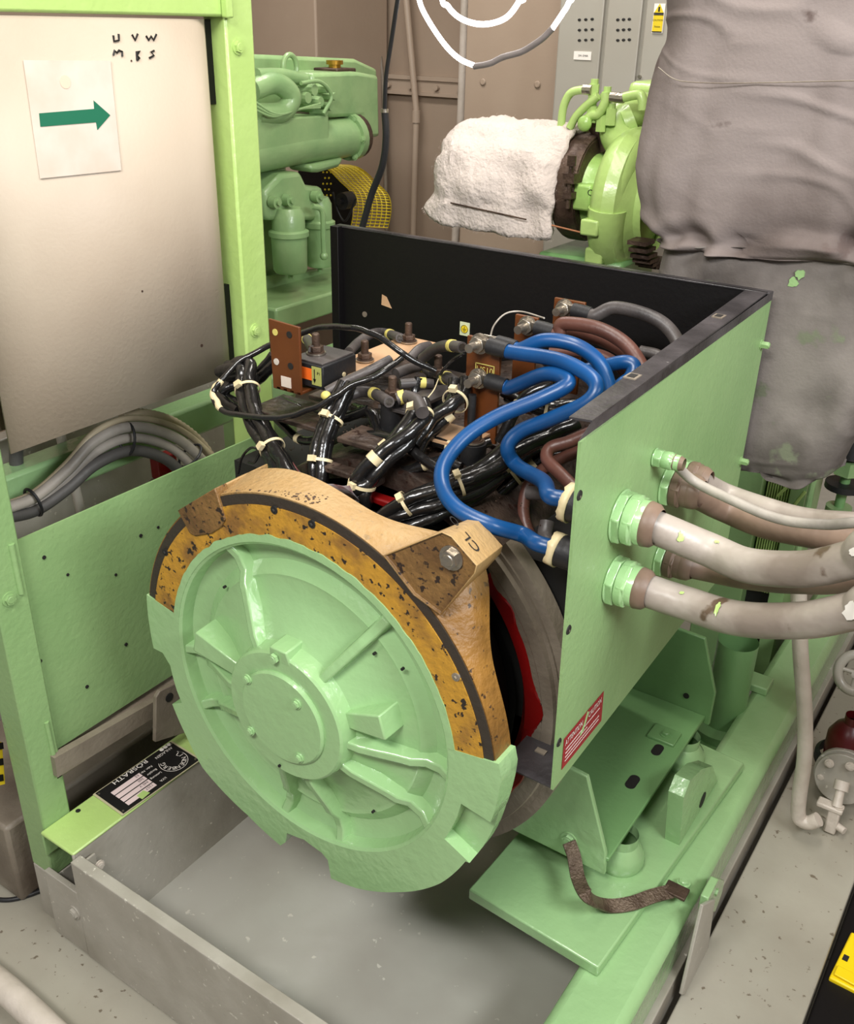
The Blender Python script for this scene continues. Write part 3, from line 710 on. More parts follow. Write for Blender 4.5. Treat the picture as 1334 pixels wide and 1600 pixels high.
# lug bracket by the beam
t = thing('bracket_plate', 'grey steel bracket with an oblong hole behind the end cover', 'bracket', tuple(P(262, 1160, X=-.60)))
c = [P(px, py, X=-.60) for px, py in ((243, 1160), (244, 1090), (250, 1080), (275, 1068), (284, 1072), (290, 1110), (290, 1145))]
MB().prism(c, (-.012, 0, 0)).build('plate', GREYD, t, bevel=0.002)
q = P(265, 1090, X=-.598); MB().cyl(q, q - Vector((.014, 0, 0)), .012, n=16).build('hole', DARK, t)
MB().prism([P(px, py, X=-.64) for px, py in ((85, 1185), (243, 1095), (243, 1120), (90, 1215))], (-.02, 0, 0)).build('strip', GREYD, t)

# cream cabinet with arrow sign
t = thing('control_cabinet', 'cream painted cabinet door with handwritten letters, in the green frame', 'cabinet', (-.8, .2, .35))
CX = -.70
d = [P(-30, 24, X=CX), P(346, 32, X=CX), P(360, 592, X=CX), P(-30, 718, X=CX)]
ym = P(352, 300, X=CX).y; yM = P(-60, 300, X=CX).y
zt = 1.142; zb = P(150, 661, X=CX).z
# door sheet with a folded right edge
mb = MB(); pr = [(CX, yM), (CX, ym - .12), (CX, ym - .08), (CX - .0005, ym - .065), (CX - .003, ym - .045), (CX - .012, ym - .02), (CX - .03, ym), (CX - .06, ym + .004)]
vs = [Vector((x, y, z)) for z in (P(150, 661, X=CX).z, zt) for x, y in pr]
n = len(pr); mb.add(vs, [(i, i + 1, i + 1 + n, i + n) for i in range(n - 1)])
o = mb.build('door', CREAMP, t, ang=70); so = o.modifiers.new('s', 'SOLIDIFY'); so.thickness = .004; so.offset = 0
MB().box(CX - .35, CX - .03, yM, ym - .03, zb + .04, zt).build('cabinet_body', GREYD, t)
MB().box(CX - .05, CX - .035, ym - .01, .615, .97, 1.142).build('upper_gasket', BLACK, t)
MB().box(CX - .05, CX - .035, ym - .01, .615, zb, .56).build('lower_gasket', BLACK, t)


def stroke(mb, pts, X, r=.0022):
    mb.tube([P(px, py, X=X) for px, py in pts], r, n=6)


mb = MB(); XS = CX + .003; ox, oy, k_ = 0, 0, 420 / 1334.
def zz(l): return [(a_ * k_, b_ * k_) for a_, b_ in l]
for l in ([(562, 175), (565, 205), (590, 200), (588, 168)], [(655, 172), (670, 200), (683, 168)], [(725, 178), (737, 200), (750, 180), (762, 200), (776, 170)],
          [(562, 275), (568, 250), (580, 262), (590, 250), (606, 256), (606, 280)], [(680, 300), (677, 257), (693, 252), (680, 274), (692, 288), (680, 300)], [(765, 252), (748, 258), (764, 275), (740, 288)]):
    mb = MB(); stroke(mb, zz(l), XS); mb.build('handwritten_letter', INK, t)
for (px, py, r_) in ((315, 540, .004), (222, 455, .0025), (205, 95, .002)):
    q = P(px, py, X=CX + .002); MB().cyl(q, q + Vector((.001, 0, 0)), r_, n=8).build('chip', RUST, t)
t = thing('arrow_sign', 'cream paper sign with a green arrow pointing right', 'sign', tuple(P(190, 270, X=CX + .003)))
sgn = [P(px, py, X=CX + .0035) for px, py in ((36, 94), (172, 95), (175, 130), (189, 266), (62, 279))]
MB().prism(sgn, (.0012, 0, 0)).build('paper', PAPER, t)
ar = [P(px, py, X=CX + .005) for px, py in ((61, 177), (147, 170), (146, 157), (172, 180), (152, 203), (150, 191), (63, 198))]
MB().prism(ar, (.0008, 0, 0)).build('arrow', ARROW, t)
q = P(102, 128, X=CX + .005); MB().cyl(q, q + Vector((.0004, 0, 0)), .012, n=16).build('stain', mat('stain', (222, 200, 178), .6), t)

# rails and pipe behind the cabinet, left
o = MB().box(-.98, -.90, -.6, 1.5, .06, .15).build('cross_rail', MINT, bevel=0.01); tag(o, 'green horizontal rail behind the cream cabinet and cables', 'rail')
a = P(0, 740, X=-.9); b = P(415, 600, X=-.9)
o.location.z += (a.z + b.z) / 2 - (FZ * 0 + .15)
o = MB().box(-1.25, -1.2, -.9, 1.0, FZ, .16).build('grey_partition', GREYP, bevel=.004); tag(o, 'grey steel partition seen under the green rail', 'partition')
o = MB().box(-.90, -.88, .38, .75, -.25, -.02).build('gusset_sheet', MINT2, bevel=.01)
c = [P(px, py, X=-.86) for px, py in ((330, 775), (340, 722), (375, 705), (385, 698), (395, 712), (400, 790))]
bpy.data.objects.remove(o)
tag(MB().prism(c, (-.004, 0, 0)).build('gusset_sheet', MINT2), 'small dirty green gusset sheet between the grey cables and the ochre ring', 'sheet')
pipe('drain_pipe', 'white pipe dropping behind the green side sheet', [P(90, 660, X=-1.0), P(103, 715, X=-1.0), P(118, 765, X=-1.0), P(135, 840, X=-1.0)], .0125, WHITEP)
pipe('dark_pipe', 'dark grey elbow pipe under the cabinet at the left edge', [P(25, 690, X=-.95), P(28, 735, X=-.95), P(50, 752, X=-.95), P(100, 745, X=-.94), P(130, 725, X=-.9)], .016, CABD)
o = MB().box(-1.18, -1.1, .0, .12, .0, .09)
c0 = P(255, 735, X=-1.05)
t = thing('red_valve', 'small red valve block behind the arched cables', 'valve', tuple(c0))
MB().box(c0.x - .02, c0.x + .02, c0.y - .03, c0.y + .04, c0.z - .02, c0.z + .05).build('valve_body', REDP, t, bevel=.006)
MB().cyl(c0 + Vector((.02, .02, 0)), c0 + Vector((.05, .02, 0)), .016, n=12).build('port', REDP, t)
MB().box(c0.x - .02, c0.x + .03, c0.y - .04, c0.y + .07, c0.z - .05, c0.z - .02).build('base', WHITEP, t, bevel=.004)

# arched grey cables with ties
AX = -.80
arch = [(2, 803), (55, 786), (105, 748), (150, 705), (205, 684), (262, 697), (300, 728), (335, 775)]
offs = [((0, -17), CABG, .013, 'topmost light grey cable of the arched bundle behind the side sheet'), ((0, 0), CABG, .012, 'middle grey cable of the arched bundle behind the side sheet'), ((0, 20), CABD, .014, 'lowest thick dark grey cable of the arched bundle behind the side sheet'), ((0, -31), CABB, .008, 'thin beige cable along the outside of the arched bundle')]
t = thing('cable_bundle', 'arched bundle of grey cables tied together behind the green side sheet', 'cable bundle', tuple(P(150, 705, X=AX)))
for i, ((dx, dy), m_, r_, lb) in enumerate(offs):
    pts = []
    for k, (px, py) in enumerate(arch):
        f = .35 + .65 * min(1, k / 3); ox_ = 0
        if k >= 5: ox_ = -dy * .5 * (k - 4) / 2
        pts.append(P(px + ox_, py + dy * f, X=AX - .01 * (i % 2)))
    q = MB().tube(spl(pts), r_, n=14).build('cable', m_, t); q['label'] = lb
for px, py, tx, ty, rr_ in ((199, 686, 1, -.1, .034), (297, 712, .6, .8, .033), (52, 785, .8, -.5, .03)):
    c = P(px, py, X=AX); dd = P(px + tx * 10, py + ty * 10, X=AX) - c; dd.normalize(); u = Vector((1, 0, 0)); v = dd.cross(u)
    MB().tube([c + u * math.cos(k * PI / 12) * .026 + v * math.sin(k * PI / 12) * rr_ * 1.15 for k in range(25)], .0035, n=8, caps=False).build('cable_tie', BLKMAT, t)
hose = spl([P(190, 652, X=AX - .05), P(225, 647, X=AX - .05), P(275, 662, X=AX - .05), P(320, 700, X=AX - .05), P(355, 765, X=AX - .05)], 16)
tag(MB().tube(hose, [.012 + .0022 * (k % 2) for k in range(len(hose))], n=12).build('corrugated_hose', CABB, ang=60), 'brown-beige corrugated hose behind the arched grey cables', 'hose')

# floor items, left
pipe('floor_cable', 'black cable lying on the deck left of the post foot', [P(-20, 1404, Z=FZ + .006), P(15, 1406, Z=FZ + .006), P(50, 1397, Z=FZ + .006), P(90, 1380, Z=FZ + .006)], .006, BLKMAT, cat='cable')
pipe('floor_pipe', 'thick pale pipe crossing the bottom left corner', [P(-60, 1490, Z=-.8), P(20, 1555, Z=-.8), P(120, 1650, Z=-.8)], .03, WHITEP)
o = MB().box(-1.18, -.80, -.2, .8, FZ + .002, -.62).build('dark_foundation', GREYD, bevel=.01); tag(o, 'dark grey-brown foundation beam behind the left post', 'beam')
t = thing('hazard_tape', 'yellow and black hazard tape at the left edge', 'tape', tuple(P(-5, 1200, X=-.79)))
mb = MB().use(YELLOW); mb.prism([P(px, py, X=-.79) for px, py in ((-30, 1150), (3, 1160), (8, 1225), (-30, 1235))], (-.002, 0, 0)); mb.use(INK)
for k in range(3): mb.prism([P(px, py + k * 25, X=-.788) for px, py in ((-30, 1165), (5, 1160), (6, 1170), (-30, 1178))], (-.001, 0, 0))
mb.build('tape_strip', None, t)

# ------------------------------------------------------------------ generator
gen = thing('generator', 'green and ochre alternator with ribbed round end cover', 'generator', (0, .3, -.53))
CPX = P(430, 1115, Y=0)
def ang(px, py, Y=0):
    p = P(px, py, Y=Y); return math.atan2(p.z, p.x), math.hypot(p.x, p.z)


# outline of the cover flange (star shaped about the shaft)
low = [(229, 929), (234, 980), (240, 1013), (254, 1020), (266, 1040), (276, 1078), (284, 1098), (269, 1100), (290, 1148), (316, 1199), (386, 1273), (438, 1321), (446, 1316), (446, 1300), (475, 1312), (502, 1332), (512, 1344), (516, 1372), (558, 1388), (618, 1394), (688, 1380), (712, 1362), (727, 1346), (762, 1295), (776, 1254), (783, 1215), (779, 1194)]
la = [ang(*p) for p in low]
A0 = la[0][0] % (2 * PI)
def unwrap(a): return a if a >= A0 - 1e-6 else a + 2 * PI
la = [((a_ % (2 * PI)), r) for a_, r in la]; la = [((a_ if a_ >= A0 - .02 else a_ + 2 * PI), r) for a_, r in la]
A1 = la[-1][0]
seq = [la[0]]
for a_, r in la[1:]:
    if a_ <= seq[-1][0] + .002: a_ = seq[-1][0] + .002
    seq.append((a_, r))
def sector(mb, outer, rin, y0, y1, closed=False):
    """outer: list of (angle, radius); annular slab between rin and outer radius, from y0 (front) to y1"""
    v = []
    fin = rin if callable(rin) else (lambda a: rin)
    for a_, r in outer:
        c_, s__ = math.cos(a_), math.sin(a_); ri = fin(a_)
        v += [(c_ * ri, y0, s__ * ri), (c_ * r, y0, s__ * r), (c_ * r, y1, s__ * r), (c_ * ri, y1, s__ * ri)]
    n = len(outer); f = []
    for i in range(n - 1 + (1 if closed else 0)):
        a0, b0 = i * 4, ((i + 1) % n) * 4
        for k in range(4): f.append((a0 + k, b0 + k, b0 + (k + 1) % 4, a0 + (k + 1) % 4))
    if not closed: f += [(0, 1, 2, 3), ((n - 1) * 4 + 3, (n - 1) * 4 + 2, (n - 1) * 4 + 1, (n - 1) * 4)]
    mb.add(v, f)


den = []
for i in range(len(seq) - 1):
    (a0, r0), (a1, r1) = seq[i], seq[i + 1]; k = max(1, int((a1 - a0) / .03))
    for j in range(k): den.append((a0 + (a1 - a0) * j / k, r0 + (r1 - r0) * j / k))
den.append(seq[-1])
RI = .3275
pk = [ang(*p) for p in ((690, 1312), (722, 1264), (774, 1284), (725, 1344))]
mb = MB()
pa = sorted([(a_ % (2 * PI)) if (a_ % (2 * PI)) >= A0 else (a_ % (2 * PI)) + 2 * PI for a_, r in pk])
pk0, pk1 = pa[0] + .02, pa[-1] - .02
s1 = [q for q in den if q[0] <= pk0] + [(pk0, .42)]; s3 = [(pk1, .42)] + [q for q in den if q[0] >= pk1]
sector(mb, s1, RI, 0, .055); sector(mb, s3, RI, 0, .055)
mid = [(pk0 + (pk1 - pk0) * k / 6, .42) for k in range(7)]
sector(mb, mid, RI, .028, .055); sector(mb, [(a_, .36) for a_, r in mid], RI, 0, .03)
# strip of green inside the ochre sector
up = [(A1 + (A0 + 2 * PI - A1) * k / 90) for k in range(91)]
sector(mb, [(a_, .342 + .004 * noise.noise(Vector((a_ * 14, 0, 0)))) for a_ in up], RI, -.001, .05)
# dished centre
hub_c = (0, 0, 0)
mb.lathe([(0, .3275), (-.004, .322), (-.028, .317), (-.036, .303), (-.037, .280), (-.024, .262), (-.020, .256), (-.022, .248), (-.010, .2), (.012, .152), (0.018, .142), (.048, .136), (.052, .132), (.052, .100), (.052, 0)], (0, 0, 0), (0, -1, 0), n=96)
cover = mb.build('end_cover', MINT, gen, ang=30)
# ribs and pads on the cover
def rib(a_deg, w, prof, w2=None):
    a_ = a_deg; c_, s__ = math.cos(a_), math.sin(a_); pr = Vector((-s__, 0, c_)); rd = Vector((c_, 0, s__)); mb = MB(); vs = []; fs = []
    n = len(prof)
    for i, (r, y) in enumerate(prof):
        ww = w + ((w2 or w) - w) * i / (n - 1)
        for sg, yy, k in ((-1, .06, 1.7), (-1, y, .8), (1, y, .8), (1, .06, 1.7)): vs.append(rd * r + pr * (sg * ww / 2 * k) + Vector((0, yy, 0)))
    for i in range(n - 1):
        for k in range(3): fs.append((i * 4 + k, i * 4 + 4 + k, i * 4 + 5 + k, i * 4 + k + 1))
    fs += [(0, 1, 2, 3), tuple((n - 1) * 4 + k for k in (3, 2, 1, 0))]
    mb.add(vs, fs); return mb.build('rib', MINT, cover, bevel=.003)


ribp = [(.125, -.040), (.16, -.034), (.235, -.006), (.250, -.002), (.272, .014), (.300, .016), (.325, .006)]
for (p0, p1) in (((395, 999), (351, 843)), ((497, 1050), (609, 962)), ((537, 1161), (702, 1217)), ((530, 1199), (669, 1292)), ((479, 1222), (532, 1315)), ((432, 1205), (447, 1260)), ((353, 1106), (290, 1103)), ((349, 1064), (290, 1013))):
    a1_, r1_ = ang(*p1, Y=.01); rib(a1_, .021, ribp, .024)
def pad(a_, r0, r1, w0, w1, y):
    c_, s__ = math.cos(a_), math.sin(a_); pr = Vector((-s__, 0, c_)); rd = Vector((c_, 0, s__))
    f = [rd * r0 - pr * w0 / 2, rd * r1 - pr * w1 / 2, rd * r1 + pr * w1 / 2, rd * r0 + pr * w0 / 2]
    mb = MB(); k = [1, 1, 1, 1]
    vs = [p + Vector((0, y + (0.004 if i in (0, 3) else 0), 0)) for i, p in enumerate(f)] + [p * 1.0 + (rd * .006 if i in (1, 2) else Vector()) + Vector((0, .05, 0)) for i, p in enumerate(f)]
    mb.add(vs, [(0, 1, 2, 3), (7, 6, 5, 4), (0, 4, 5, 1), (1, 5, 6, 2), (2, 6, 7, 3), (3, 7, 4, 0)])
    mb.build('cast_pad', MINT, cover, bevel=.003)


a_, r_ = ang(594, 1130, Y=-.02); pad(a_, .125, r_ + .015, .030, .050, -.034)
a_, r_ = ang(318, 1002, Y=-.02); pad(a_, .125, r_ + .012, .030, .050, -.034)
a_, r_ = ang(436, 1000, Y=-.05); pad(a_, .118, .150, .05, .04, -.056)
hb = P(429, 1028, Y=-.055); hexbolt(cover, hb, (0, -1, 0), .010, m=MINT, name='plug', washer=False)
cap = MB().lathe([(0, .098), (.006, .098), (.010, .094), (.010, 0)], (0, -.050, 0), (0, -1, 0), n=64).build('hub_cap', MINT, gen, ang=30)
for px, py in ((386, 1061), (463, 1100), (391, 1142), (467, 1184)):
    hexbolt(cap, P(px, py, Y=-.061), (0, -1, 0), .0078, m=MINT)
for px, py in ((351, 917), (585, 1021), (583, 1268), (425, 1100), (437, 1196), (629, 1045)):
    q = P(px, py, Y=.012 if py != 1196 else -.053); MB().cyl(q + Vector((0, .003, 0)), q - Vector((0, .003, 0)), .0028, n=8).build('tap_hole', DARK, cover)

# ochre ring
GA0 = A1; GA1 = A0 + 2 * PI
def bump_r(a_):
    d = (a_ % (2 * PI)) - math.radians(51.5); return .42 + .035 * math.exp(-(d / .24) ** 2)
ga = [GA0 + (GA1 - GA0) * k / 140 for k in range(141)]
mb = MB(); sector(mb, [(a_, .398) for a_ in ga], .338, 0.001, .04)
ring = mb.build('bearing_ring', GOLD, gen, ang=40)
mb = MB(); sector(mb, [(a_, .417) for a_ in ga], .398, 0.003, .0075); mb.build('dark_band', DKBAND, ring, ang=40)
full = [GA0 - .16 + (GA1 - GA0 + .18) * k / 200 for k in range(201)]
mb = MB()
def flr(a_, y):
    a = a_ % (2 * PI); d = a - math.radians(51.5); e = a - math.radians(112)
    return .4195 + (.05 * math.exp(-(d / .26) ** 2)) * max(0, min(1, (y - .006) / .03)) + .02 * math.exp(-(e / .35) ** 2) * y / .1
def k_first(y): return y < .03
ys = [.0045, .02, .035, .055, .075]
vs = []; fs = []
for a_ in full:
    a_ = a_ % (2 * PI)
    deg = math.degrees(a_)
    for y in ys:
        yy = y
        d = abs((a_ - math.radians(105) + PI) % (2 * PI) - PI)
        yy = .005 + (y - .005) * (0.72 + .55 * math.exp(-(d / .5) ** 2) + .9 * math.exp(-(((a_ - math.radians(51)) / .22)) ** 2))
        r = flr(a_, y) - (.003 if (a_ > PI * 1.5 and y < .05) else 0); yy = max(yy, .03) if (a_ > PI * 1.5 and k_first(y) and a_ % (2 * PI) < (GA0 % (2 * PI)) ) else yy; vs.append((math.cos(a_) * r, yy, math.sin(a_) * r))
    yb = yy
    for r in (.36,): vs.append((math.cos(a_) * r, yb, math.sin(a_) * r))
    vs.append((math.cos(a_) * .34, .02, math.sin(a_) * .34))
K = len(ys) + 2; n = len(full)
fs += [tuple(range(K)), tuple(range(n * K - 1, n * K - K - 1, -1))]
for i in range(n - 1):
    j = i + 1
    for k in range(K): fs.append((i * K + k, j * K + k, j * K + (k + 1) % K, i * K + (k + 1) % K))
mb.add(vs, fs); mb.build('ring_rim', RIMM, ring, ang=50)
# upper right lug with pocket and bolt
fo = [P(px, py, Y=-.002) for px, py in ((598, 868), (690, 831), (705, 838), (745, 884), (742, 896), (688, 962), (645, 930))]
bo = [Vector((p.x * k, .115, p.z * k)) for p, k in zip(fo, (.93, .93, .94, .94, .94, .9, .9))]
n = len(fo); mb = MB()
fi = []
cc = sum(fo, Vector()) / n
for p in fo: fi.append(cc + (p - cc) * .965)
fd = [p + Vector((0, .004, 0)) for p in [cc + (p - cc) * .95 for p in fo]]
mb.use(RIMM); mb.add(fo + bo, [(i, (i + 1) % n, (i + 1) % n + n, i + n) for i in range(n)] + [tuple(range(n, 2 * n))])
mb.add(fo + fi, [(i, (i + 1) % n, (i + 1) % n + n, i + n) for i in range(n)])
mb.use(BRPAD); mb.add(fi + fd, [(i, (i + 1) % n, (i + 1) % n + n, i + n) for i in range(n)] + [tuple(range(n, 2 * n))])
lug = mb.build('mounting_lug', None, gen, bevel=.004)
b = P(706, 871, Y=.002); o = hexbolt(lug, b, (0, -1, 0), .0155, .013, STEEL, label='steel hex bolt with washer')
mb = MB(); du = (bo[3] - fo[3]); dv = (fo[2] - fo[3])
text(mb, 'CL', fo[3] + du * .40 + dv * .25, dv, -du, .032, lift=.001)
mb.build('chalk_mark', HAIR, lug); mb = MB(); text(mb, 'O', fo[3] + du * .42 + dv * 1.12, dv, -du, .026, lift=.001)
mb.build('chalk_mark', HAIR, lug)
# upper left lug plate
fo = [P(px, py, Y=-.003) for px, py in ((277, 798), (335, 763), (351, 812), (345, 824), (330, 834), (304, 838), (296, 834))]
MB().prism(fo, (0, .03, 0)).build('ring_pad', BRPAD, gen, bevel=.002)
fo = [P(px, py, Y=.0) for px, py in ((277, 798), (335, 763), (338, 790), (290, 815))]
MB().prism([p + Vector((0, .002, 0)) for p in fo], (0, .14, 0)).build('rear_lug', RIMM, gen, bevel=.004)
for px, py in ((428, 797), (487, 819), (258, 863), (712, 1058)):
    q = P(px, py, Y=0); MB().cyl(q + Vector((0, .01, 0)), q - Vector((0, .001, 0)), .0075, n=16).cyl(q, q - Vector((.001, .0025, .001)), .0035, n=8).build('bolt_hole', DARK if py != 1058 else GREYD, ring)

# body behind the ring
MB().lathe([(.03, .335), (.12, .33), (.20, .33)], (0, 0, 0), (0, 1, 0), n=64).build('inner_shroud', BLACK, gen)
def arcl(prof, a0, a1, n):
    m_ = MB(); v = []; f = []; k = len(prof)
    for i in range(n + 1):
        a_ = a0 + (a1 - a0) * i / n
        for y, r in prof:
            rr_ = r(a_) if callable(r) else r; v.append((math.cos(a_) * rr_, y, math.sin(a_) * rr_))
    for i in range(n):
        for q in range(k - 1): f.append((i * k + q, i * k + k + q, i * k + k + q + 1, i * k + q + 1))
    m_.add(v, f); return m_


arcl([(.24, .40), (.20, .40), (.196, .402), (.196, .425), (.205, .428), (.205, .436), (.21, .436), (.21, .455), (.245, .455), (.245, .40)], -1.9, .86, 90).build('stator_flange', GREYD, gen, ang=25)
wv = lambda a: .392 + .022 * noise.noise(Vector((math.cos(a) * 6, math.sin(a) * 6, 0)))
arcl([(.23, .345), (.20, .365), (.1945, wv), (.2, .402)], -1.6, .80, 80).build('red_winding_edge', RED, gen)
arcl([(.1965, wv), (.1955, .402)], -1.9, .86, 80).build('flange_inner_edge', GREYD, gen)
MB().lathe([(.21, .2), (.21, .34)], (0, 0, 0), (0, 1, 0), n=48).build('winding', BLACK, gen)
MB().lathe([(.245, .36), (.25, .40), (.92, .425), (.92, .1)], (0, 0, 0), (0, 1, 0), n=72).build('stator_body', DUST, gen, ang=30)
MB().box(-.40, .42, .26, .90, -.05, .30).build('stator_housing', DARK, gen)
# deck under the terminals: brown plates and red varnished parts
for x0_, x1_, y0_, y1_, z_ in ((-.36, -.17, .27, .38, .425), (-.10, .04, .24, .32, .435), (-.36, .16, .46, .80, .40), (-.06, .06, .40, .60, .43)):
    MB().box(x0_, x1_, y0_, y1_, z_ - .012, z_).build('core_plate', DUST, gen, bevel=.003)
MB().box(-.06, .06, .21, .235, .30, .35).build('red_clamp', RED, gen, bevel=.004)
MB().box(-.14, .02, .205, .235, .372, .385).build('clamp_bar', DUST, gen, bevel=.003)
# foot bracket
fb = thing('mounting_bracket', 'green U-shaped foot bracket with slots on the platform', 'bracket', (.35, .6, -.53))
wz = -.44
web = [P(945, 1334, Z=wz), P(1105, 1130, Z=wz)]
xr = .495
w_ = MB().box(.05, xr, .395, .985, wz - .012, wz).build('web', DKGRN, fb, bevel=.003)
f1 = [P(px, py, Y=.39) for px, py in ((888, 1199), (917, 1214), (946, 1334), (944, 1368), (786, 1290), (760, 1180))]
MB().prism(f1, (0, .012, 0)).build('front_flange', MINT, fb, bevel=.003)
f2 = [P(px, py, Y=.985) for px, py in ((1050, 980), (1062, 984), (1101, 998), (1117, 1084), (1107, 1134), (985, 1085), (900, 980))]
MB().prism(f2, (0, .012, 0)).build('rear_flange', DKGRN, fb, bevel=.003)
def slot(name, c, l, r, z):
    pts = [Vector((c.x + math.cos(PI * k / 8) * r, c.y + l + math.sin(PI * k / 8) * r, z)) for k in range(9)]
    pts += [Vector((c.x - math.cos(PI * k / 8) * r, c.y - l - math.sin(PI * k / 8) * r, z)) for k in range(9)]
    MB().prism(pts, (0, 0, .0015)).build(name, DARK, fb)
slot('slot_hole', P(988, 1222, Z=wz), .013, .0125, wz); slot('slot_hole', P(1027, 1172, Z=wz), .010, .012, wz)
q = P(1040, 1152, Z=wz); MB().box(q.x - .04, q.x + .03, q.y - .028, q.y + .03, wz, wz + .008).build('slot_washer', DKGRN, fb, bevel=.002)
hexbolt(fb, (q.x, q.y, wz + .008), (0, 0, 1), .011, m=DKGRN)
q = P(1072, 1087, Y=.984); MB().cyl(q, q - Vector((0, .002, 0)), .008, n=14).build('bolt_hole', DARK, fb)
q = P(990, 1090, Y=.984); MB().cyl(q - Vector((.015, 0, 0)), q - Vector((.015, .003, 0)), .013, n=14).build('bolt_hole', GREYD, fb)
for (px, py) in ((967, 1345), (1065, 1190)):
    q = P(px, py, Z=-.535); MB().lathe([(0, .05), (.015, .055), (.04, .05), (.06, .035), (.085, .035)], (min(q.x, xr - .0), q.y, -.535), (0, 0, 1), n=28).build('rubber_mount', MINT, fb)
hexbolt(fb, P(889, 1311, Y=.39), (0, -1, 0), .014, m=MINT)
# green body plate seen below the box
MB().box(-.10, .12, .42, .96, -.43, -.06).build('body_underside', DKGRN, gen, bevel=.01)
# braided ground strap
gs = [P(889, 1316, Y=.37), P(897, 1340, Y=.36), P(903, 1372, Y=.33), P(918, 1400, Y=.29), P(948, 1415, Z=-.52), P(985, 1412, Z=-.522), P(1020, 1400, Z=-.525), P(1048, 1393, Z=-.53)]
gp = spl(gs, 8); mb = MB(); vs = []; fs = []
for i, p in enumerate(gp):
    tg = (gp[min(i + 1, len(gp) - 1)] - gp[max(i - 1, 0)]).normalized(); sdv = tg.cross(Vector((0.2, -.3, 1))).normalized() * .015
    nn = tg.cross(sdv).normalized() * .0025
    vs += [p - sdv + nn, p + nn * 1.5, p + sdv + nn, p + sdv - nn, p - sdv - nn]
for i in range(len(gp) - 1):
    for k in range(5): fs.append((i * 5 + k, i * 5 + 5 + k, i * 5 + 5 + (k + 1) % 5, i * 5 + (k + 1) % 5))
mb.add(vs, fs)
t = thing('ground_strap', 'brown braided ground strap looping over the green platform', 'strap', tuple(P(950, 1415, Z=-.53)))
mb.build('braid', mat('braid', (112, 96, 80), .5, .4, bump=1, bscale=160, col2=(70, 54, 42), vscale=20), t)
q = P(1052, 1392, Z=-.53); MB().box(q.x - .02, q.x + .03, q.y - .015, q.y + .02, -.532, -.524).build('end_lug', RUST, t, bevel=.002)
q = P(1068, 1380, Z=-.55); hexbolt(t, q, (0, 0, 1), .011, m=MINT)
# flat bar stay
t = thing('flat_bar_stay', 'grey flat bar bolted to the outside of the right rail with a green clip', 'bar', tuple(P(1075, 1548, X=.69)))
c = [P(px, py, X=.69) for px, py in ((1093, 1412), (1112, 1402), (1092, 1545), (1060, 1552))]
MB().prism(c, (.008, 0, 0)).build('flat_bar', GREYP, t, bevel=.002)
c = [P(px, py, X=.675) for px, py in ((1090, 1420), (1094, 1398), (1110, 1368), (1120, 1370), (1116, 1390), (1105, 1420))]
MB().prism(c, (.018, 0, 0)).build('clip', MINT, t, bevel=.003)
hexbolt(t, P(1117, 1393, X=.69), (1, 0, 0), .009, m=MINT)
# engine mount beyond, green
t = thing('engine_mount', 'dark green round engine mount behind the foot bracket', 'mount', (.42, 1.25, -.6))
q = P(1140, 1070, Y=1.25)
MB().lathe([(-.16, .085), (-.13, .09), (-.12, .06), (.0, .055), (.15, .055)], q, (0, 0, 1), n=32).build('mount_column', DKGRN, t)
MB().lathe([(-.2, .1), (-.16, .1), (-.16, .0)], q, (0, 0, 1), n=32).build('mount_flange', DKGRN, t)
hexbolt(t, q + Vector((.05, -.06, -.155)), (0, 0, 1), .014, m=DKGRN)
c = [P(px, py, X=.50) for px, py in ((1138, 1050), (1180, 1010), (1190, 1030), (1180, 1075), (1150, 1085))]
t = thing('rail_clamp', 'green bolted clamp block on top of the right rail', 'clamp', tuple(P(1190, 1080, Z=RZ)))
q = P(1185, 1075, Z=RZ)
MB().box(q.x - .12, q.x + .03, q.y - .03, q.y + .04, RZ, RZ + .025).build('clamp_foot', MINT, t, bevel=.004)
MB().box(q.x - .12, q.x - .108, q.y - .05, q.y + .06, RZ - .03, RZ + .06).build('clamp_plate', MINT, t, bevel=.003)
hexbolt(t, (q.x - .13, q.y, RZ + .03), (-1, 0, 0), .014, m=MINT)
hexbolt(t, (q.x - .108, q.y + .03, RZ + .045), (1, 0, 0), .014, m=MINT)
# radiator or grille beyond
gq = P(1210, 780, Y=1.75)
t = thing('grille_panel', 'green slatted radiator grille below the lagging jackets', 'grille', (gq.x, 1.75, gq.z - .5))
MB().box(P(1120, 760, Y=1.8).x, P(1196, 760, Y=1.8).x, 1.76, 2.0, FZ, P(1160, 720, Y=1.8).z).build('side_cover', MINT2, t, bevel=.005)
MB().box(P(1196, 760, Y=1.8).x, P(1258, 760, Y=1.8).x, 1.82, 2.0, FZ, P(1200, 710, Y=1.8).z).build('core', DARK, t)
g0, g1 = P(1199, 760, Y=1.8).x, P(1240, 760, Y=1.8).x
for k in range(10):
    x = g0 + (g1 - g0) * (k + .5) / 10; MB().box(x - .0022, x + .0022, 1.79, 1.82, gq.z - .35, gq.z + .15).build('slat', LIME_LIT, t)
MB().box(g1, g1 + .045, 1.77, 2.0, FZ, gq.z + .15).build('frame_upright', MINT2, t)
MB().tube([P(1215, 775, Y=1.77), P(1243, 748, Y=1.77)], .005).tube([P(1240, 790, Y=1.77), P(1258, 768, Y=1.77)], .005).build('stay', LIME_LIT, t)
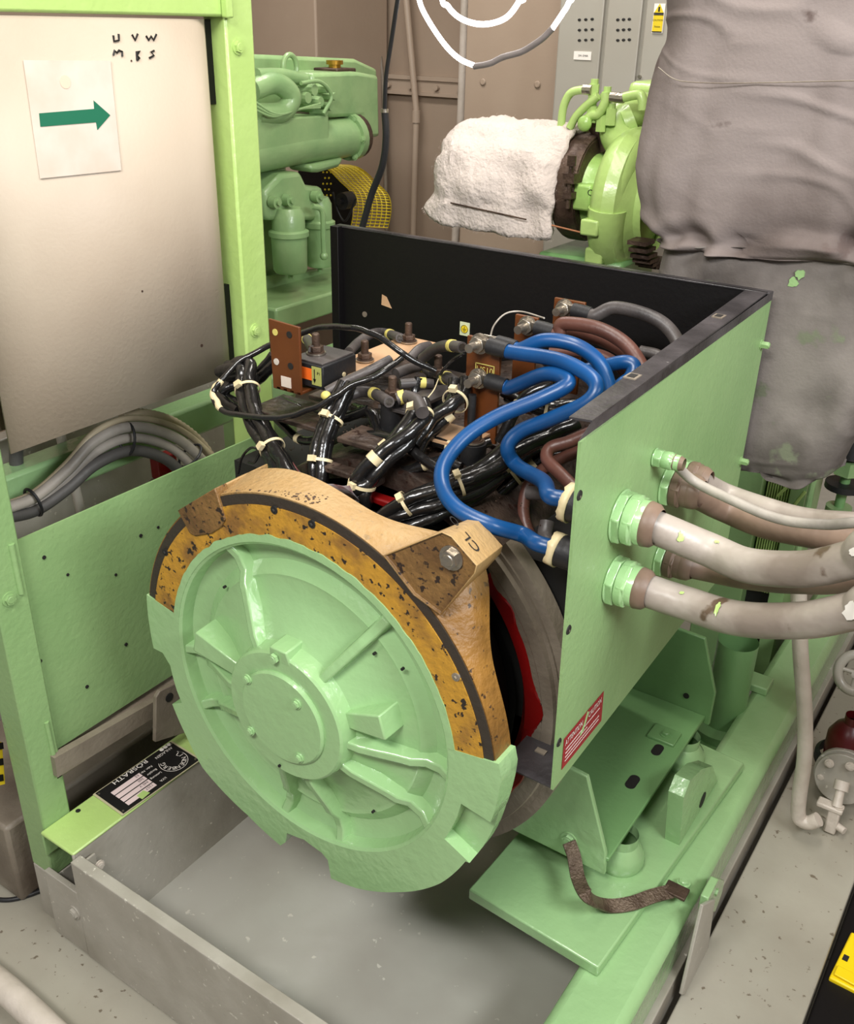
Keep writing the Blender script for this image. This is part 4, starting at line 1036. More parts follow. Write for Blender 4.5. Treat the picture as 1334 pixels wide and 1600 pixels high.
# pipe fittings at far right
vq = P(1318, 760, Y=1.55)
t = thing('valve_assembly', 'green valve stems with black handwheel at the right edge', 'valve', (vq.x, 1.55, vq.z - .3))
MB().cyl(vq + Vector((0, 0, -.32)), vq + Vector((0, 0, .2)), .014, n=14).build('valve_stem', DKGRN, t)
MB().cyl(vq + Vector((0, 0, -.005)), vq + Vector((0, 0, .012)), .05, n=20).build('handwheel', BLKMAT, t)
MB().hexn(vq + Vector((0, 0, .04)), vq + Vector((0, 0, .08)), .04).build('bonnet', ENGG, t)
MB().cyl(vq + Vector((-.08, 0, -.3)), vq + Vector((-.08, 0, .05)), .01, n=10).build('side_pipe', ENGG, t)
MB().cyl(vq + Vector((0, 0, -.1)), vq + Vector((0, 0, -.06)), .035, n=16).build('valve_flange', ENGG, t)
MB().cyl(vq + Vector((0, 0, .09)), vq + Vector((.0, 0, .16)), .04, .03, n=16).build('black_cap', BLKMAT, t)
q = P(1330, 700, Y=1.9)
t = thing('pipe_marker', 'yellow and red pipe marker band at the right edge', 'marker', tuple(q))
MB().cyl(q - Vector((0, 0, .1)), q + Vector((0, 0, .06)), .03, n=16).build('yellow_band', YELLOW, t)
MB().cyl(q - Vector((0, 0, .006)), q + Vector((0, 0, .03)), .031, n=16).build('red_band', REDP, t)
q = P(1290, 770, Y=2.6)
tag(MB().box(q.x - .15, q.x + .4, 2.6, 2.7, q.z - .1, q.z + .22).build('white_board', WHITEP), 'white board behind the valve stems at the right', 'board')

# white vertical pipe on the ledge with valve
wp = [P(1247, 900, Y=1.0), P(1250, 1010, Y=1.0), P(1257, 1110, Y=1.0), P(1257, 1180, Y=1.0), P(1249, 1240, Y=1.02), P(1247, 1268, Y=1.03)]
t = thing('drain_pipe', 'pale painted vertical pipe curving into the valve on the ledge', 'pipe', tuple(P(1247, 1290, Z=-.75)))
MB().tube(spl(wp[:6] + [wp[5] + Vector((.008, 0.003, -.024)), wp[5] + Vector((.03, .006, -.026)), wp[5] + Vector((.05, .01, -.006))], 6), .0185, n=18).build('pipe_run', WHITEP, t)
vg = P(1296, 1300, Z=-.75)
vb = Vector((vg.x, vg.y, -.675))
t = thing('flange_valve', 'white needle valve and round flange at the foot of the pale pipe', 'valve', (vg.x, vg.y, -.75))
MB().box(vb.x - .016, vb.x + .014, vb.y - .012, vb.y + .014, -.747, vb.z + .01).build('valve_body', WHITEP, t, bevel=.005)
MB().box(vb.x - .048, vb.x + .018, vb.y - .014, vb.y + .018, vb.z - .0, vb.z + .014).build('valve_bracket', WHITEP, t, bevel=.004)
MB().cyl(vb + Vector((0, .0, .012)), vb + Vector((-.005, .035, .055)), .013, .011, n=16).build('valve_neck', WHITEP, t)
MB().cyl(vb + Vector((-.004, .03, .045)), vb + Vector((-.006, .045, .065)), .019, n=16).build('valve_cap', WHITEP, t)
hexbolt(t, vb + Vector((.006, 0, .014)), (0, 0, 1), .009, m=WHITEP)
MB().cyl(vb + Vector((.012, 0, -.045)), vb + Vector((.034, -.01, -.045)), .010, n=12).build('side_plug', WHITEP, t)
fc = P(1316, 1215, Y=vg.y + .11)
fd_ = Vector((0, -1, .25)).normalized()
MB().cyl(fc, fc + fd_ * .014, .070, n=40).build('flange', GREYP, t, bevel=.002)
MB().cyl(fc - fd_ * .025, fc - fd_ * .004, .076, n=40).build('flange_backing', GREYP, t, bevel=.002)
for k in range(6):
    a_ = k * PI / 3 + .3; q = fc + fd_ * .014 + Vector((math.cos(a_) * .053, 0, math.sin(a_) * .053)); hexbolt(t, q, fd_, .009, m=WHITEP)
fr = P(1326, 1150, Y=vg.y + .2)
t = thing('red_flask', 'dark red rounded valve cover at the right edge', 'valve', tuple(fr - Vector((0, 0, .05))))
MB().lathe([(-.10, .05), (-.05, .055), (0, .055), (.03, .04), (.045, .022), (.07, .022)], fr, (0, 0, 1), n=28).build('cover', DKRED, t)
MB().lathe([(-.10, .07), (-.09, .075), (-.07, .075), (-.06, .065)], fr, (0, 0, 1), n=28).build('black_ring', BLKMAT, t)
hw = P(1338, 1052, Y=vg.y + .12)
t = thing('handwheel', 'grey handwheel at the right edge above the red cover', 'handwheel', tuple(hw))
ringp = [hw + Vector((math.cos(k * PI / 16) * .044, math.sin(k * PI / 16) * .02, math.sin(k * PI / 16) * .044)) for k in range(33)]
MB().tube(ringp, .013, n=12, caps=False).build('rim', GREYP, t)
MB().tube([hw - Vector((.04, 0, 0)), hw + Vector((.04, 0, 0))], .006).build('spoke', GREYP, t)
MB().tube([hw - Vector((0, 0.018, .04)), hw + Vector((0, .018, .04))], .006).build('spoke', GREYP, t)
MB().cyl(hw - Vector((0, .008, 0)), hw + Vector((0, .15, -.1)), .011, n=12).build('spindle', GREYP, t)
# yellow case bottom right
yc = P(1322, 1505, Z=-.80)
t = thing('tool_case', 'black case with a bright yellow latch tray at the bottom right', 'case', (yc.x, yc.y, FZ))
ca = [P(px, py, Z=-.79) for px, py in ((1295, 1527), (1330, 1455), (1400, 1490), (1370, 1565))]
MB().box(.935, 1.25, .30, 1.3, FZ + .002, -.80).build('case_body', BLACK, t, bevel=.004)
for k in range(4): MB().box(.96, 1.2, .34 + k * .04, .346 + k * .04, -.80, -.797).build('case_rib', BLKMAT, t)
MB().prism(ca, (0, 0, -.035)).build('yellow_tray', YPLAS, t, bevel=.004)
cm = [P(px, py, Z=-.788) for px, py in ((1302, 1524), (1308, 1510), (1350, 1532), (1342, 1546))]
MB().prism(cm, (0, 0, .006)).build('yellow_rib', YPLAS, t, bevel=.002)
q = P(1321, 1497, Z=-.7895); d1 = (ca[1] - ca[0]).normalized(); d2 = (ca[3] - ca[0]).normalized()
MB().prism([q - d1 * .009 - d2 * .006, q + d1 * .009 - d2 * .006, q + d1 * .009 + d2 * .006, q - d1 * .009 + d2 * .006], (0, 0, .001)).build('square_hole', DARK, t)

# ------------------------------------------------------------------ terminal box
BX = .475; BY = .93
tb = thing('terminal_box', 'open terminal box with black back panel and green right side panel', 'box', (.0, .93, .0))
bk = [P(523, 352, Y=BY), P(1200, 452, Y=BY)]
zt = .668; xl_ = bk[0].x
MB().box(xl_, BX, BY, BY + .004, -.02, zt).build('back_panel', BLACK, tb)
MB().box(xl_, BX + .005, BY - .002, BY + .022, zt - .004, zt).build('top_flange', BLACKW, tb, bevel=.001)
MB().box(xl_, xl_ + .025, BY - .02, BY, -.02, zt).build('left_flange', BLACK, tb, bevel=.001)
sp_ = [P(903, 690, X=BX), P(1197, 470, X=BX), P(1150, 740, X=BX), P(1068, 966, X=BX), P(860, 1233, X=BX)]
sp_[1] = Vector((BX, BY + .02, zt - .016)); sp_[2] = Vector((BX, BY + .02, sp_[3].z)); 
side_p = MB().prism(sp_, (.005, 0, 0)).build('side_panel', MINT2, tb)
fl = [P(889, 651, Z=zt), P(925, 657, Z=zt), P(1199, 457, Z=zt), P(1164, 453, Z=zt)]
MB().prism(fl, (0, 0, -.003)).build('side_top_flange', BLACKW, tb)
c = [P(903, 690, X=BX + .0055), P(925, 657, X=BX + .0055), Vector((BX + .0055, BY + .02, zt)), Vector((BX + .0055, BY + .02, zt - .018))]
MB().prism(c, (.0008, 0, 0)).build('black_paint_edge', BLACKW, tb)
for px, py in ((988, 588), (1123, 494)):
    q = P(px, py, Z=zt + .001); MB().box(q.x - .010, q.x + .010, q.y - .013, q.y + .013, zt, zt + .002).build('slot_rim', GREYD, tb)
    MB().box(q.x - .006, q.x + .006, q.y - .009, q.y + .009, zt + .0018, zt + .0026).build('slot_hole', DARK, tb)
for px, py in ((905, 774), (888, 984), (873, 1160)):
    q = P(px, py, X=BX + .005); MB().lathe([(.0015, 0), (.0015, .0075), (0, .0085)], q, (1, 0, 0), n=18).build('panel_hole', DARK, tb)
    MB().ball(q + Vector((.001, .002, -.003)), .0028, .4, 1, 1, n=8).build('screw_tip', STEEL, tb)
for px, py in ((1189, 538), (1157, 720)):
    q = P(px, py, X=BX + .005); hexbolt(tb, q, (1, 0, 0), .008, .016, MINT2)
sh_ = [P(860, 1232, Z=-.022), P(797, 1206, Z=-.022), P(800, 1203, Z=-.022), P(880, 1125, Z=-.022)]
z_ = P(860, 1232, X=BX).z
MB().box(.375, BX, sp_[4].y, sp_[4].y + .16, z_, z_ + .003).build('bottom_shelf', BLACKW, tb)
q = P(845, 1175, Z=z_ + .003); MB().box(q.x - .010, q.x + .010, q.y - .006, q.y + .006, z_ + .003, z_ + .006).build('shelf_clip', GREYD, tb)
# earth label
q = P(726, 514, Y=BY - .001); mb = MB().use(mat('pale_green_label', (200, 206, 170), .5)); mb.box(q.x - .014, q.x + .014, BY - .0022, BY - .0002, q.z - .017, q.z + .017)
mb.use(YELLOW); mb.cyl((q.x, BY - .0022, q.z), (q.x, BY - .003, q.z), .0105, n=24); mb.use(INK)
mb.tube([Vector((q.x + math.cos(k * PI / 12) * .010, BY - .0032, q.z + math.sin(k * PI / 12) * .010)) for k in range(25)], .0006, n=5)
for h_, w2 in ((.0, .006), (-.003, .004), (-.006, .002)): mb.box(q.x - w2, q.x + w2, BY - .0036, BY - .003, q.z + h_ - .0005, q.z + h_ + .0005)
mb.box(q.x - .0005, q.x + .0005, BY - .0036, BY - .003, q.z, q.z + .007); mb.build('earth_label', None, tb, smooth=False)
c = [P(px, py, Y=BY - .001) for px, py in ((597, 460), (604, 464), (612, 482), (596, 476))]
MB().prism(c, (0, -.001, 0)).build('torn_tape', PHENL, tb)
for px, py in ((570, 491), (531, 422)):
    q = P(px, py, Y=BY - .001); MB().cyl(q, q - Vector((0, .002, 0)), .0075, n=14).build('rivet', GREYD, tb)
# red caution label
lc = [P(px, py, X=BX + .0056) for px, py in ((881, 1155), (943, 1080), (939, 1126), (877, 1203))]
MB().prism(lc, (.0004, 0, 0)).build('warning_label', REDL, tb)
eu = lc[1] - lc[0]; ev = lc[3] - lc[0]; mb = MB()
L0 = lc[0] + Vector((.0006, 0, 0))
def lq(u, v): return L0 + eu * u + ev * v
text(mb, 'ATTENTION', lq(.03, .27), eu, -ev, .0175, stretch=.68); text(mb, 'CAUTION', lq(.60, .27), eu, -ev, .0175, stretch=.68)
for v_ in (.42, .55, .68, .80):
    mb.prism([lq(.06, v_), lq(.92 if v_ != .55 else .6, v_), lq(.92 if v_ != .55 else .6, v_ + .025), lq(.06, v_ + .025)], (.0003, 0, 0))
mb.build('label_lettering', WHITE, tb)
mb = MB(); mb.tube([lq(.58, .02), lq(.52, .3), lq(.42, .55)], .0022, n=6); mb.tube([lq(.52, .3), lq(.5, .55)], .001, n=6); mb.build('paint_scratch', MINT2, tb)

# cable glands on the side panel and the armoured cables leaving to the right
def gland(px, py, r, label, L=.06, dirty=False):
    q = P(px, py, X=BX + .005); t = thing('cable_gland', label, 'cable gland', tuple(q), 'cable glands in the side panel')
    MB().cyl(q, q + X_ * .004, r * 1.28, n=36).hexn(q + X_ * .002, q + X_ * .016, r * 1.30).build('lock_nut', MINT, t, bevel=.002)
    MB().lathe([(.014, r), (.018, r * 1.18), (.03, r * 1.2), (.034, r * 1.05), (.046, r * 1.05), (L, r * .9), (L, .0)], q, X_, n=32).build('gland_body', MINT if not dirty else ARM2, t)
    MB().hexn(q + X_ * .02, q + X_ * .036, r * 1.22).build('compression_nut', MINT if not dirty else ARM2, t, bevel=.002)
    MB().lathe([(L * .72, r * 1.02), (L * .8, r * 1.06), (L, r * 1.0), (L + .008, r * .8)], q, X_, n=32).build('rubber_collar', ARM2, t)
    return q


G1 = gland(968, 806, .036, 'upper large green cable gland nearest the front edge')
G2 = gland(957, 905, .034, 'lower large green cable gland nearest the front edge')
G3 = gland(1022, 714, .013, 'smallest green gland at the top with a thin cable', L=.045)
G4 = gland(1040, 757, .030, 'grimy brown gland behind the smallest green one', dirty=True)
G5 = gland(1030, 870, .028, 'lower rear gland mostly hidden behind the thick cables', dirty=True)
G6 = gland(1062, 742, .026, 'rearmost grimy gland behind the thin cable', L=.05, dirty=True)


def armour(G, r, pts, label, m, L=.05):
    pts = pts + [pts[-1] + Vector((.25, .05, .01)), pts[-1] + Vector((.6, .2, -.05))]; pp = [G + X_ * L * .8] + pts
    t = thing('armoured_cable', label, 'cable', tuple(G + X_ * L))
    MB().tube(wob(spl(pp, 10), .0012, 14, r * 90), r, n=24).build('cable_run', m, t); return t


c1 = armour(G1, .028, [P(1100, 856, Y=.30), P(1170, 884, Y=.28), P(1250, 889, Y=.26), P(1334, 873, Y=.24), P(1400, 850, Y=.22)], 'thick pale grey cable from the upper front gland, curving right', ARM)
c2 = armour(G2, .028, [P(1070, 942, Y=.27), P(1150, 966, Y=.25), P(1250, 969, Y=.23), P(1334, 955, Y=.21), P(1400, 940, Y=.2)], 'thick grey cable from the lower front gland with a white paint patch', ARM)
armour(G3, .0085, [P(1085, 752, Y=.42), P(1150, 785, Y=.40), P(1220, 812, Y=.38), P(1290, 820, Y=.36), P(1400, 818, Y=.34)], 'thin pale cable from the smallest top gland', CABG, L=.04)
armour(G4, .024, [P(1130, 795, Y=.55), P(1200, 822, Y=.53), P(1334, 846, Y=.5), P(1400, 850, Y=.48)], 'dark brown grimy cable from the grimy gland, behind the thin one', ARM2)
armour(G5, .024, [P(1110, 890, Y=.50), P(1180, 902, Y=.48), P(1270, 908, Y=.46), P(1400, 905, Y=.44)], 'brown cable between the two thick grey front cables', ARM2)
armour(G6, .02, [P(1130, 770, Y=.62), P(1200, 795, Y=.6), P(1270, 812, Y=.58), P(1400, 825, Y=.55)], 'beige-brown cable rearmost of the side panel cables', ARM, L=.045)
# paint marks on the thick cables
def cpatch(par, c, nrm, dr, w2, h2, r, m, name, seed):
    rr_ = random.Random(seed); dr = dr.normalized(); nrm = (nrm - dr * nrm.dot(dr)).normalized(); v = dr.cross(nrm); mb = MB(); vs = [c + nrm * (r + .0012)]; K_ = 18
    for k in range(K_):
        a_ = 2 * PI * k / K_; q_ = rr_.uniform(.7, 1.15); du_ = math.cos(a_) * w2 * q_; th = math.sin(a_) * h2 * q_ / r
        vs.append(c + dr * du_ + (nrm * math.cos(th) + v * math.sin(th)) * (r + .0012))
    mb.add(vs, [(0, 1 + k, 1 + (k + 1) % K_) for k in range(K_)]); return mb.build(name, m, par)


for (par, px, py, Y, wq, hq, m_, sd_) in ((c1, 1068, 836, .30, .006, .010, LIME_LIT, 1), (c1, 1120, 846, .295, .004, .003, LIME_LIT, 2), (c2, 1108, 938, .262, .004, .013, LIME_LIT, 3), (c2, 1064, 916, .28, .004, .003, LIME_LIT, 4), (c2, 1322, 965, .215, .018, .015, WHITE, 5), (c1, 1330, 866, .245, .008, .006, WHITE, 6)):
    best = None
    for v_ in par.children[0].data.vertices:
        p = v_.co + Vector(par['_o']); d_ = (p - CAM); z_ = d_.dot(fw); e_ = math.hypot(667 + FPX * d_.dot(rx) / z_ - px, 800 + FPX * d_.dot(dn) / z_ - py); e_ = e_ + z_ * 1000 if z_ > .2 else 1e9
        if best is None or e_ < best[0]: best = (e_, v_.index)
    i0 = best[1] // 24; ring_ = [par.children[0].data.vertices[i0 * 24 + k].co + Vector(par['_o']) for k in range(24)]
    rg2 = [par.children[0].data.vertices[min(i0 + 1, len(par.children[0].data.vertices) // 24 - 1) * 24 + k].co + Vector(par['_o']) for k in range(24)]
    cc_ = sum(ring_, Vector()) / 24; c2_ = sum(rg2, Vector()) / 24; pv = par.children[0].data.vertices[best[1]].co + Vector(par['_o'])
    dd_ = c2_ - cc_ if (c2_ - cc_).length > 1e-5 else Vector((1, 0, 0))
    cpatch(par, cc_, pv - cc_, dd_, wq, hq, .0285, m_, 'paint_patch', sd_)



# ------------------------------------------------------------------ inside: boards, studs, cables
def board(label, px0, py0, Y, wd, z1, z0, name='terminal_board', m=PHEN, th=.008):
    a = P(px0, py0, Y=Y)
    t = thing(name, label, 'board', (a.x + wd / 2, Y, z0), None)
    MB().box(a.x, a.x + wd, Y, Y + th, z0, z1 if z1 else a.z).build('board', m, t, bevel=.001)
    return t, a


def lugbolt(t, px, py, Y, r=.0085):
    """stud towards -Y with nut, washer"""
    q = P(px, py, Y=Y)
    MB().cyl(q, q - Vector((0, .045, 0)), r, n=16).build('stud', STEEL, t)
    MB().hexn(q - Vector((0, .008, 0)), q - Vector((0, .020, 0)), r * 1.9).build('nut', STEEL, t, bevel=.001)
    MB().cyl(q - Vector((0, .003, 0)), q - Vector((0, .008, 0)), r * 2.3, n=20).build('washer', STEEL, t)
    return q


t1b, a1 = board('tall brown terminal board with yellow lettering carrying two blue cables', 730, 524, .42, .072, None, .42)
lb1 = lugbolt(t1b, 752, 536, .415); lb2 = lugbolt(t1b, 750, 590, .415)
mb = MB(); q = P(744, 580, Y=.4185); text(mb, 'HS10', q + Vector((0, 0, .0)), (1, 0, 0), (0, 0, 1), .017, lift=.0008)
a_ = P(742, 583, Y=.418); b_ = a_ + Vector((.040, 0, .020))
for x0_, x1_, z0_, z1_ in ((a_.x, b_.x, a_.z, a_.z + .0012), (a_.x, b_.x, b_.z, b_.z + .0012), (a_.x, a_.x + .0012, a_.z, b_.z), (b_.x, b_.x + .0012, a_.z, b_.z + .001)): mb.box(x0_, x1_, .4175, .4195, z0_, z1_)
mb.build('yellow_lettering', YSLV, t1b)
q = P(737, 640, Y=.40); MB().cyl(q - Vector((0, 0, .03)), q + Vector((0, 0, .03)), .008, n=14).build('threaded_post', BLKMAT, t1b)
a = P(700, 655, Z=.445); MB().box(a.x - .0, a.x + .1, .33, .42, .435, .44).build('foot_plate', PHENL, t1b)
t2b, a2 = board('brown terminal board with a single brown cable, behind the blue cable board', 805, 491, .58, .05, None, .43)
lb3 = lugbolt(t2b, 826, 508, .575)
t3b, a3 = board('rearmost brown terminal board with the grey-black cable', 866, 465, .72, .07, None, .44)
lb4 = lugbolt(t3b, 884, 481, .715)


def power_cable(label, bolt, path, r, m, sleeve=2, cat='cable', sl=.04, name='power_cable'):
    """lug at the bolt, black sleeve, then the coloured cable"""
    t = thing(name, label, cat, tuple(bolt))
    b = bolt - Vector((0, .006, 0)); e = b + Vector((.02, 0, 0))
    MB().box(b.x - .012, b.x + .026, b.y - .003, b.y + .003, b.z - .012, b.z + .012).build('cable_lug', STEEL, t, bevel=.003)
    s0 = b + Vector((.02, 0, 0)); s1 = b + Vector((.02 + sl, -.001, -.002))
    MB().tube([s0, (s0 + s1) / 2, s1], [r * 1.12, r * 1.15, r * 1.08], n=18).build('black_sleeve', BLKMAT, t)
    MB().tube(spl([s1 - (s1 - s0) * .2, s1 + (s1 - s0) * .25] + path, 12), r, n=20).build('conductor', m, t)
    return t


RB = .0135
EU = P(889, 783, X=.43); EL = P(868, 858, X=.43)
e1 = P(888, 772, X=.42); e2q = P(868, 858, X=.42)
power_cable('upper front blue cable curving out and back in an S to the panel', lb1, [P(870, 562, Y=.39), P(915, 583, Y=.375), P(932, 605, Y=.36), P(915, 630, Y=.345), P(860, 655, Y=.33), P(812, 675, Y=.315), P(793, 700, Y=.30), P(808, 728, Y=.30), P(848, 752, Y=(EU.y + .29) / 2), EU - X_ * .035, EU - X_ * .01, EU + X_ * .03], RB, BLUE)
power_cable('longest blue cable looping low across the ochre casting', lb2, [P(850, 585, Y=.385), P(882, 590, Y=.375), P(884, 603, Y=.36), P(840, 625, Y=.33), P(775, 652, Y=.28), P(725, 685, Y=.23), P(694, 725, Y=.18), P(692, 762, Y=.145), P(715, 795, Y=.12), P(765, 820, Y=.125), P(815, 835, Y=.16), EL - X_ * .035, EL - X_ * .01, EL + X_ * .03], RB, BLUE)
bq = P(770, 535, Y=.44)
power_cable('rear blue cable arching down behind the upper front one', P(765, 532, Y=.45), [P(850, 532, Y=.45), P(895, 538, Y=.46), P(930, 560, Y=.47), P(948, 592, Y=.47), P(952, 630, Y=.46), P(955, 690, Y=.44)], RB, BLUE)
tag(MB().tube(spl([P(910, 580, Y=.52), P(945, 572, Y=.53), P(975, 566, Y=.53), P(990, 572, Y=.53), P(985, 590, Y=.52), P(965, 610, Y=.5), P(955, 660, Y=.48)]), RB, n=18).build('power_cable', BLUE), 'short piece of blue cable bending beside the box flange', 'cable')
power_cable('front brown cable arching right from the middle board', lb3, [P(880, 506, Y=.57), P(930, 512, Y=.57), P(970, 532, Y=.57), P(995, 560, Y=.56), P(1010, 600, Y=.54), P(1015, 680, Y=.5)], RB, BROWN)
tag(MB().tube(spl([P(840, 520, Y=.63), P(900, 520, Y=.63), P(950, 535, Y=.63), P(985, 560, Y=.62), P(990, 600, Y=.6), P(1000, 680, Y=.55)]), RB, n=18).build('power_cable', BROWN), 'rear brown cable tucked under the front brown arch', 'cable')
tag(MB().tube(spl([P(860, 548, Y=.55), P(910, 550, Y=.56), P(950, 560, Y=.58), P(980, 590, Y=.58), P(990, 650, Y=.56)]), .011, n=18).build('power_cable', BROWN), 'lowest brown cable between the two blue arches', 'cable')
power_cable('grey-black cable arching from the rearmost board over to the right', lb4, [P(960, 481, Y=.72), P(1010, 492, Y=.72), P(1043, 512, Y=.72), P(1062, 545, Y=.71), P(1068, 600, Y=.68)], RB, GREYCAB)
tag(MB().tube(spl([P(1000, 548, Y=.70), P(1030, 556, Y=.70), P(1050, 580, Y=.69), P(1060, 640, Y=.68)]), .011, n=18).build('power_cable', GREYCAB), 'grey cable end beside the front brown arch near the flange', 'cable')
# brown cables near the front edge of the side panel
tag(MB().tube(spl([P(925, 675, Y=.36), P(890, 690, Y=.345), P(860, 700, Y=.33), P(855, 718, Y=.31), P(875, 740, Y=.29), P(905, 770, Y=.27)]), .0115, n=18).build('power_cable', BROWN), 'brown cable hooked beside the front edge of the side panel', 'cable')
tag(MB().tube(spl([P(915, 700, Y=.42), P(870, 720, Y=.41), P(835, 745, Y=.40), P(820, 775, Y=.38), P(820, 815, Y=.36), P(840, 860, Y=.34)]), .0115, n=18).build('power_cable', BROWN), 'brown cable hanging behind the S-shaped blue cable', 'cable')
tag(MB().tube(spl([P(825, 770, Y=.33), P(850, 772, Y=.33), P(885, 780, Y=.33)]), .0125, n=18).build('power_cable', GREYCAB), 'short grey cable entering the upper inner sleeve', 'cable')
tag(MB().tube(spl([P(855, 815, Y=.36), P(852, 840, Y=.34), P(870, 862, Y=.31), P(900, 880, Y=.29)]), .014, n=18).build('power_cable', GREYCAB), 'grey cable bending into the lower inner sleeve', 'cable')
# inner rubber sleeves with ragged tape
for (G, lb, px, py, r_) in ((G1, 'upper black rubber sleeve inside the side panel', 889, 785, .030), (G2, 'lower black rubber sleeve with ragged cream tape inside the side panel', 868, 858, .026)):
    e = P(px, py, X=.43); g = Vector((BX - .010, e.y, e.z - .004))
    t = thing('gland_sleeve', lb, 'sleeve', tuple(e))
    MB().lathe([(.012, r_ * .3), (.010, r_ * .8), (0, r_), (.034, r_), (.034, .01)], e, X_, n=24).build('sleeve', BLKMAT, t)
    dx = (g - e).normalized(); u = dx.orthogonal().normalized(); v = dx.cross(u); vs = []; fs = []
    for k in range(32):
        a_ = k * 2 * PI / 32; w0 = .006 + .005 * noise.noise(Vector((math.cos(a_) * 3, math.sin(a_) * 3, r_ * 99)))
        o_ = u * math.cos(a_) + v * math.sin(a_); vs += [e - dx * w0 + o_ * r_ * 1.05, e + dx * .008 + o_ * r_ * 1.08]
    for k in range(32): fs.append((2 * k, 2 * ((k + 1) % 32), 2 * ((k + 1) % 32) + 1, 2 * k + 1))
    mb = MB(); mb.add(vs, fs); o = mb.build('tape', TIE, t); so = o.modifiers.new('s', 'SOLIDIFY'); so.thickness = .003

# current transformer with its board
t = thing('current_transformer', 'black current transformer block with orange and green labels and a brown bracket', 'transformer', (-.27, .33, .47))
BYc = .30
bp_ = [P(px, py, Y=BYc) for px, py in ((419, 498), (467, 512), (470, 618), (427, 606))]
MB().prism(bp_, (0, .006, 0)).build('bracket_board', PHEN, t, bevel=.001)
MB().prism([bp_[3], bp_[2], bp_[2] + Vector((.0, .12, .0)), bp_[3] + Vector((0, .12, 0))], (0, 0, .006)).build('bracket_foot', PHEN, t, bevel=.001)
for px, py in ((430, 519), (452, 523), (432, 565), (454, 572)):
    q = P(px, py, Y=BYc - .0005); MB().cyl(q, q - Vector((0, .0012, 0)), .0068, n=20).build('board_hole', YSLV if (px, py) == (430, 519) else (WHITEP if px == 432 else DARK), t)
q = P(447, 597, Y=BYc - .0008); MB().box(q.x - .013, q.x + .013, BYc - .0015, BYc - .0003, q.z - .011, q.z + .011).build('paper_tag', PAPER, t)
A_ = P(504, 571, Z=.535); B_ = P(550, 549, Z=.535); C_ = P(467, 563, Z=.535)
cx0, cx1, cy0, cy1 = A_.x - .085, A_.x, A_.y, B_.y
MB().box(cx0, cx1, cy0, cy1, .482, .532).build('core_block', BLKMAT, t, bevel=.003)
MB().box(cx0 + .002, cx1 - .004, cy0 + .004, cy1 - .004, .532, .536).build('top_plate', GREYCAB, t, bevel=.001)
MB().box(cx0 + .03, cx1 - .028, cy0 - .0015, cy0, .498, .522).build('orange_label', ORANGE, t)
mb = MB().use(OLIVEL); mb.box(cx1 - .028, cx1 - .004, cy0 - .0015, cy0, .490, .528); mb.use(INK)
mb.box(cx1 - .021, cx1 - .0195, cy0 - .0025, cy0 - .0013, .497, .523); mb.prism([Vector((cx1 - .024, cy0 - .0025, .503)), Vector((cx1 - .017, cy0 - .0025, .503)), Vector((cx1 - .0205, cy0 - .0025, .494))], (0, .001, 0))
text(mb, 'P1', (cx1 - .014, cy0 - .0017, .513), (1, 0, 0), (0, 0, 1), .009); mb.build('arrow_label', None, t)
q = P(537, 585, X=cx1); MB().cyl(Vector((cx1, q.y, q.z)), Vector((cx1 + .0015, q.y, q.z)), .005, n=14).build('plug', TIE, t)


def stud(px, py, Z, label, post=True, h=.042, r=.0082):
    q = P(px, py, Z=Z)
    t = thing('terminal_stud', label, 'stud', tuple(q), 'upright terminal studs with nuts')
    MB().cyl(q - Vector((0, 0, .004)), q + Vector((0, 0, h)), r, n=16).cyl(q + Vector((0, 0, h)), q + Vector((0, 0, h + .002)), r, r * .8, n=16).build('threaded_rod', RUST, t)
    MB().cyl(q, q + Vector((0, 0, .003)), .020, n=24).build('washer', STEEL, t)
    MB().cyl(q + Vector((0, 0, .003)), q + Vector((0, 0, .0055)), .0175, n=24).build('spring_washer', RUST, t)
    MB().hexn(q + Vector((0, 0, .0055)), q + Vector((0, 0, .0165)), .0155).build('nut', RUST, t, bevel=.001)
    if post: MB().cyl(Vector((q.x, q.y, .42)), q - Vector((0, 0, .002)), .024, n=24).build('insulator', BLKMAT, t)
    return q


S1 = stud(494, 552, .537, 'terminal stud on top of the black transformer block', post=False, h=.04)
S2 = stud(570, 563, .497, 'terminal stud at the near end of the pale brown plate', post=False)
S3 = stud(638, 534, .497, 'terminal stud at the far end of the pale brown plate', post=False)
S4 = stud(613, 622, .497, 'nearest middle terminal stud between the black cables')
S5 = stud(684, 587, .497, 'middle terminal stud left of the tall brown board')
S6 = stud(740, 690, .46, 'short terminal insulator below the tall brown board', h=.02)
o = MB().box(S2.x - .045, S2.x + .045, cy1 - .03, S3.y + .04, .487, .495).build('busbar_plate', PHENL, bevel=.001); tag(o, 'pale brown flat plate under the two rear left studs', 'plate')
o = MB().box(S4.x - .02, S4.x + .05, S4.y - .02, S5.y + .03, .478, .485).build('link_plate', GREYCAB, bevel=.001); tag(o, 'grey link plate joining the middle studs', 'plate')
for i, (px, py) in enumerate(((745, 695), (715, 640), (830, 640))):
    pass


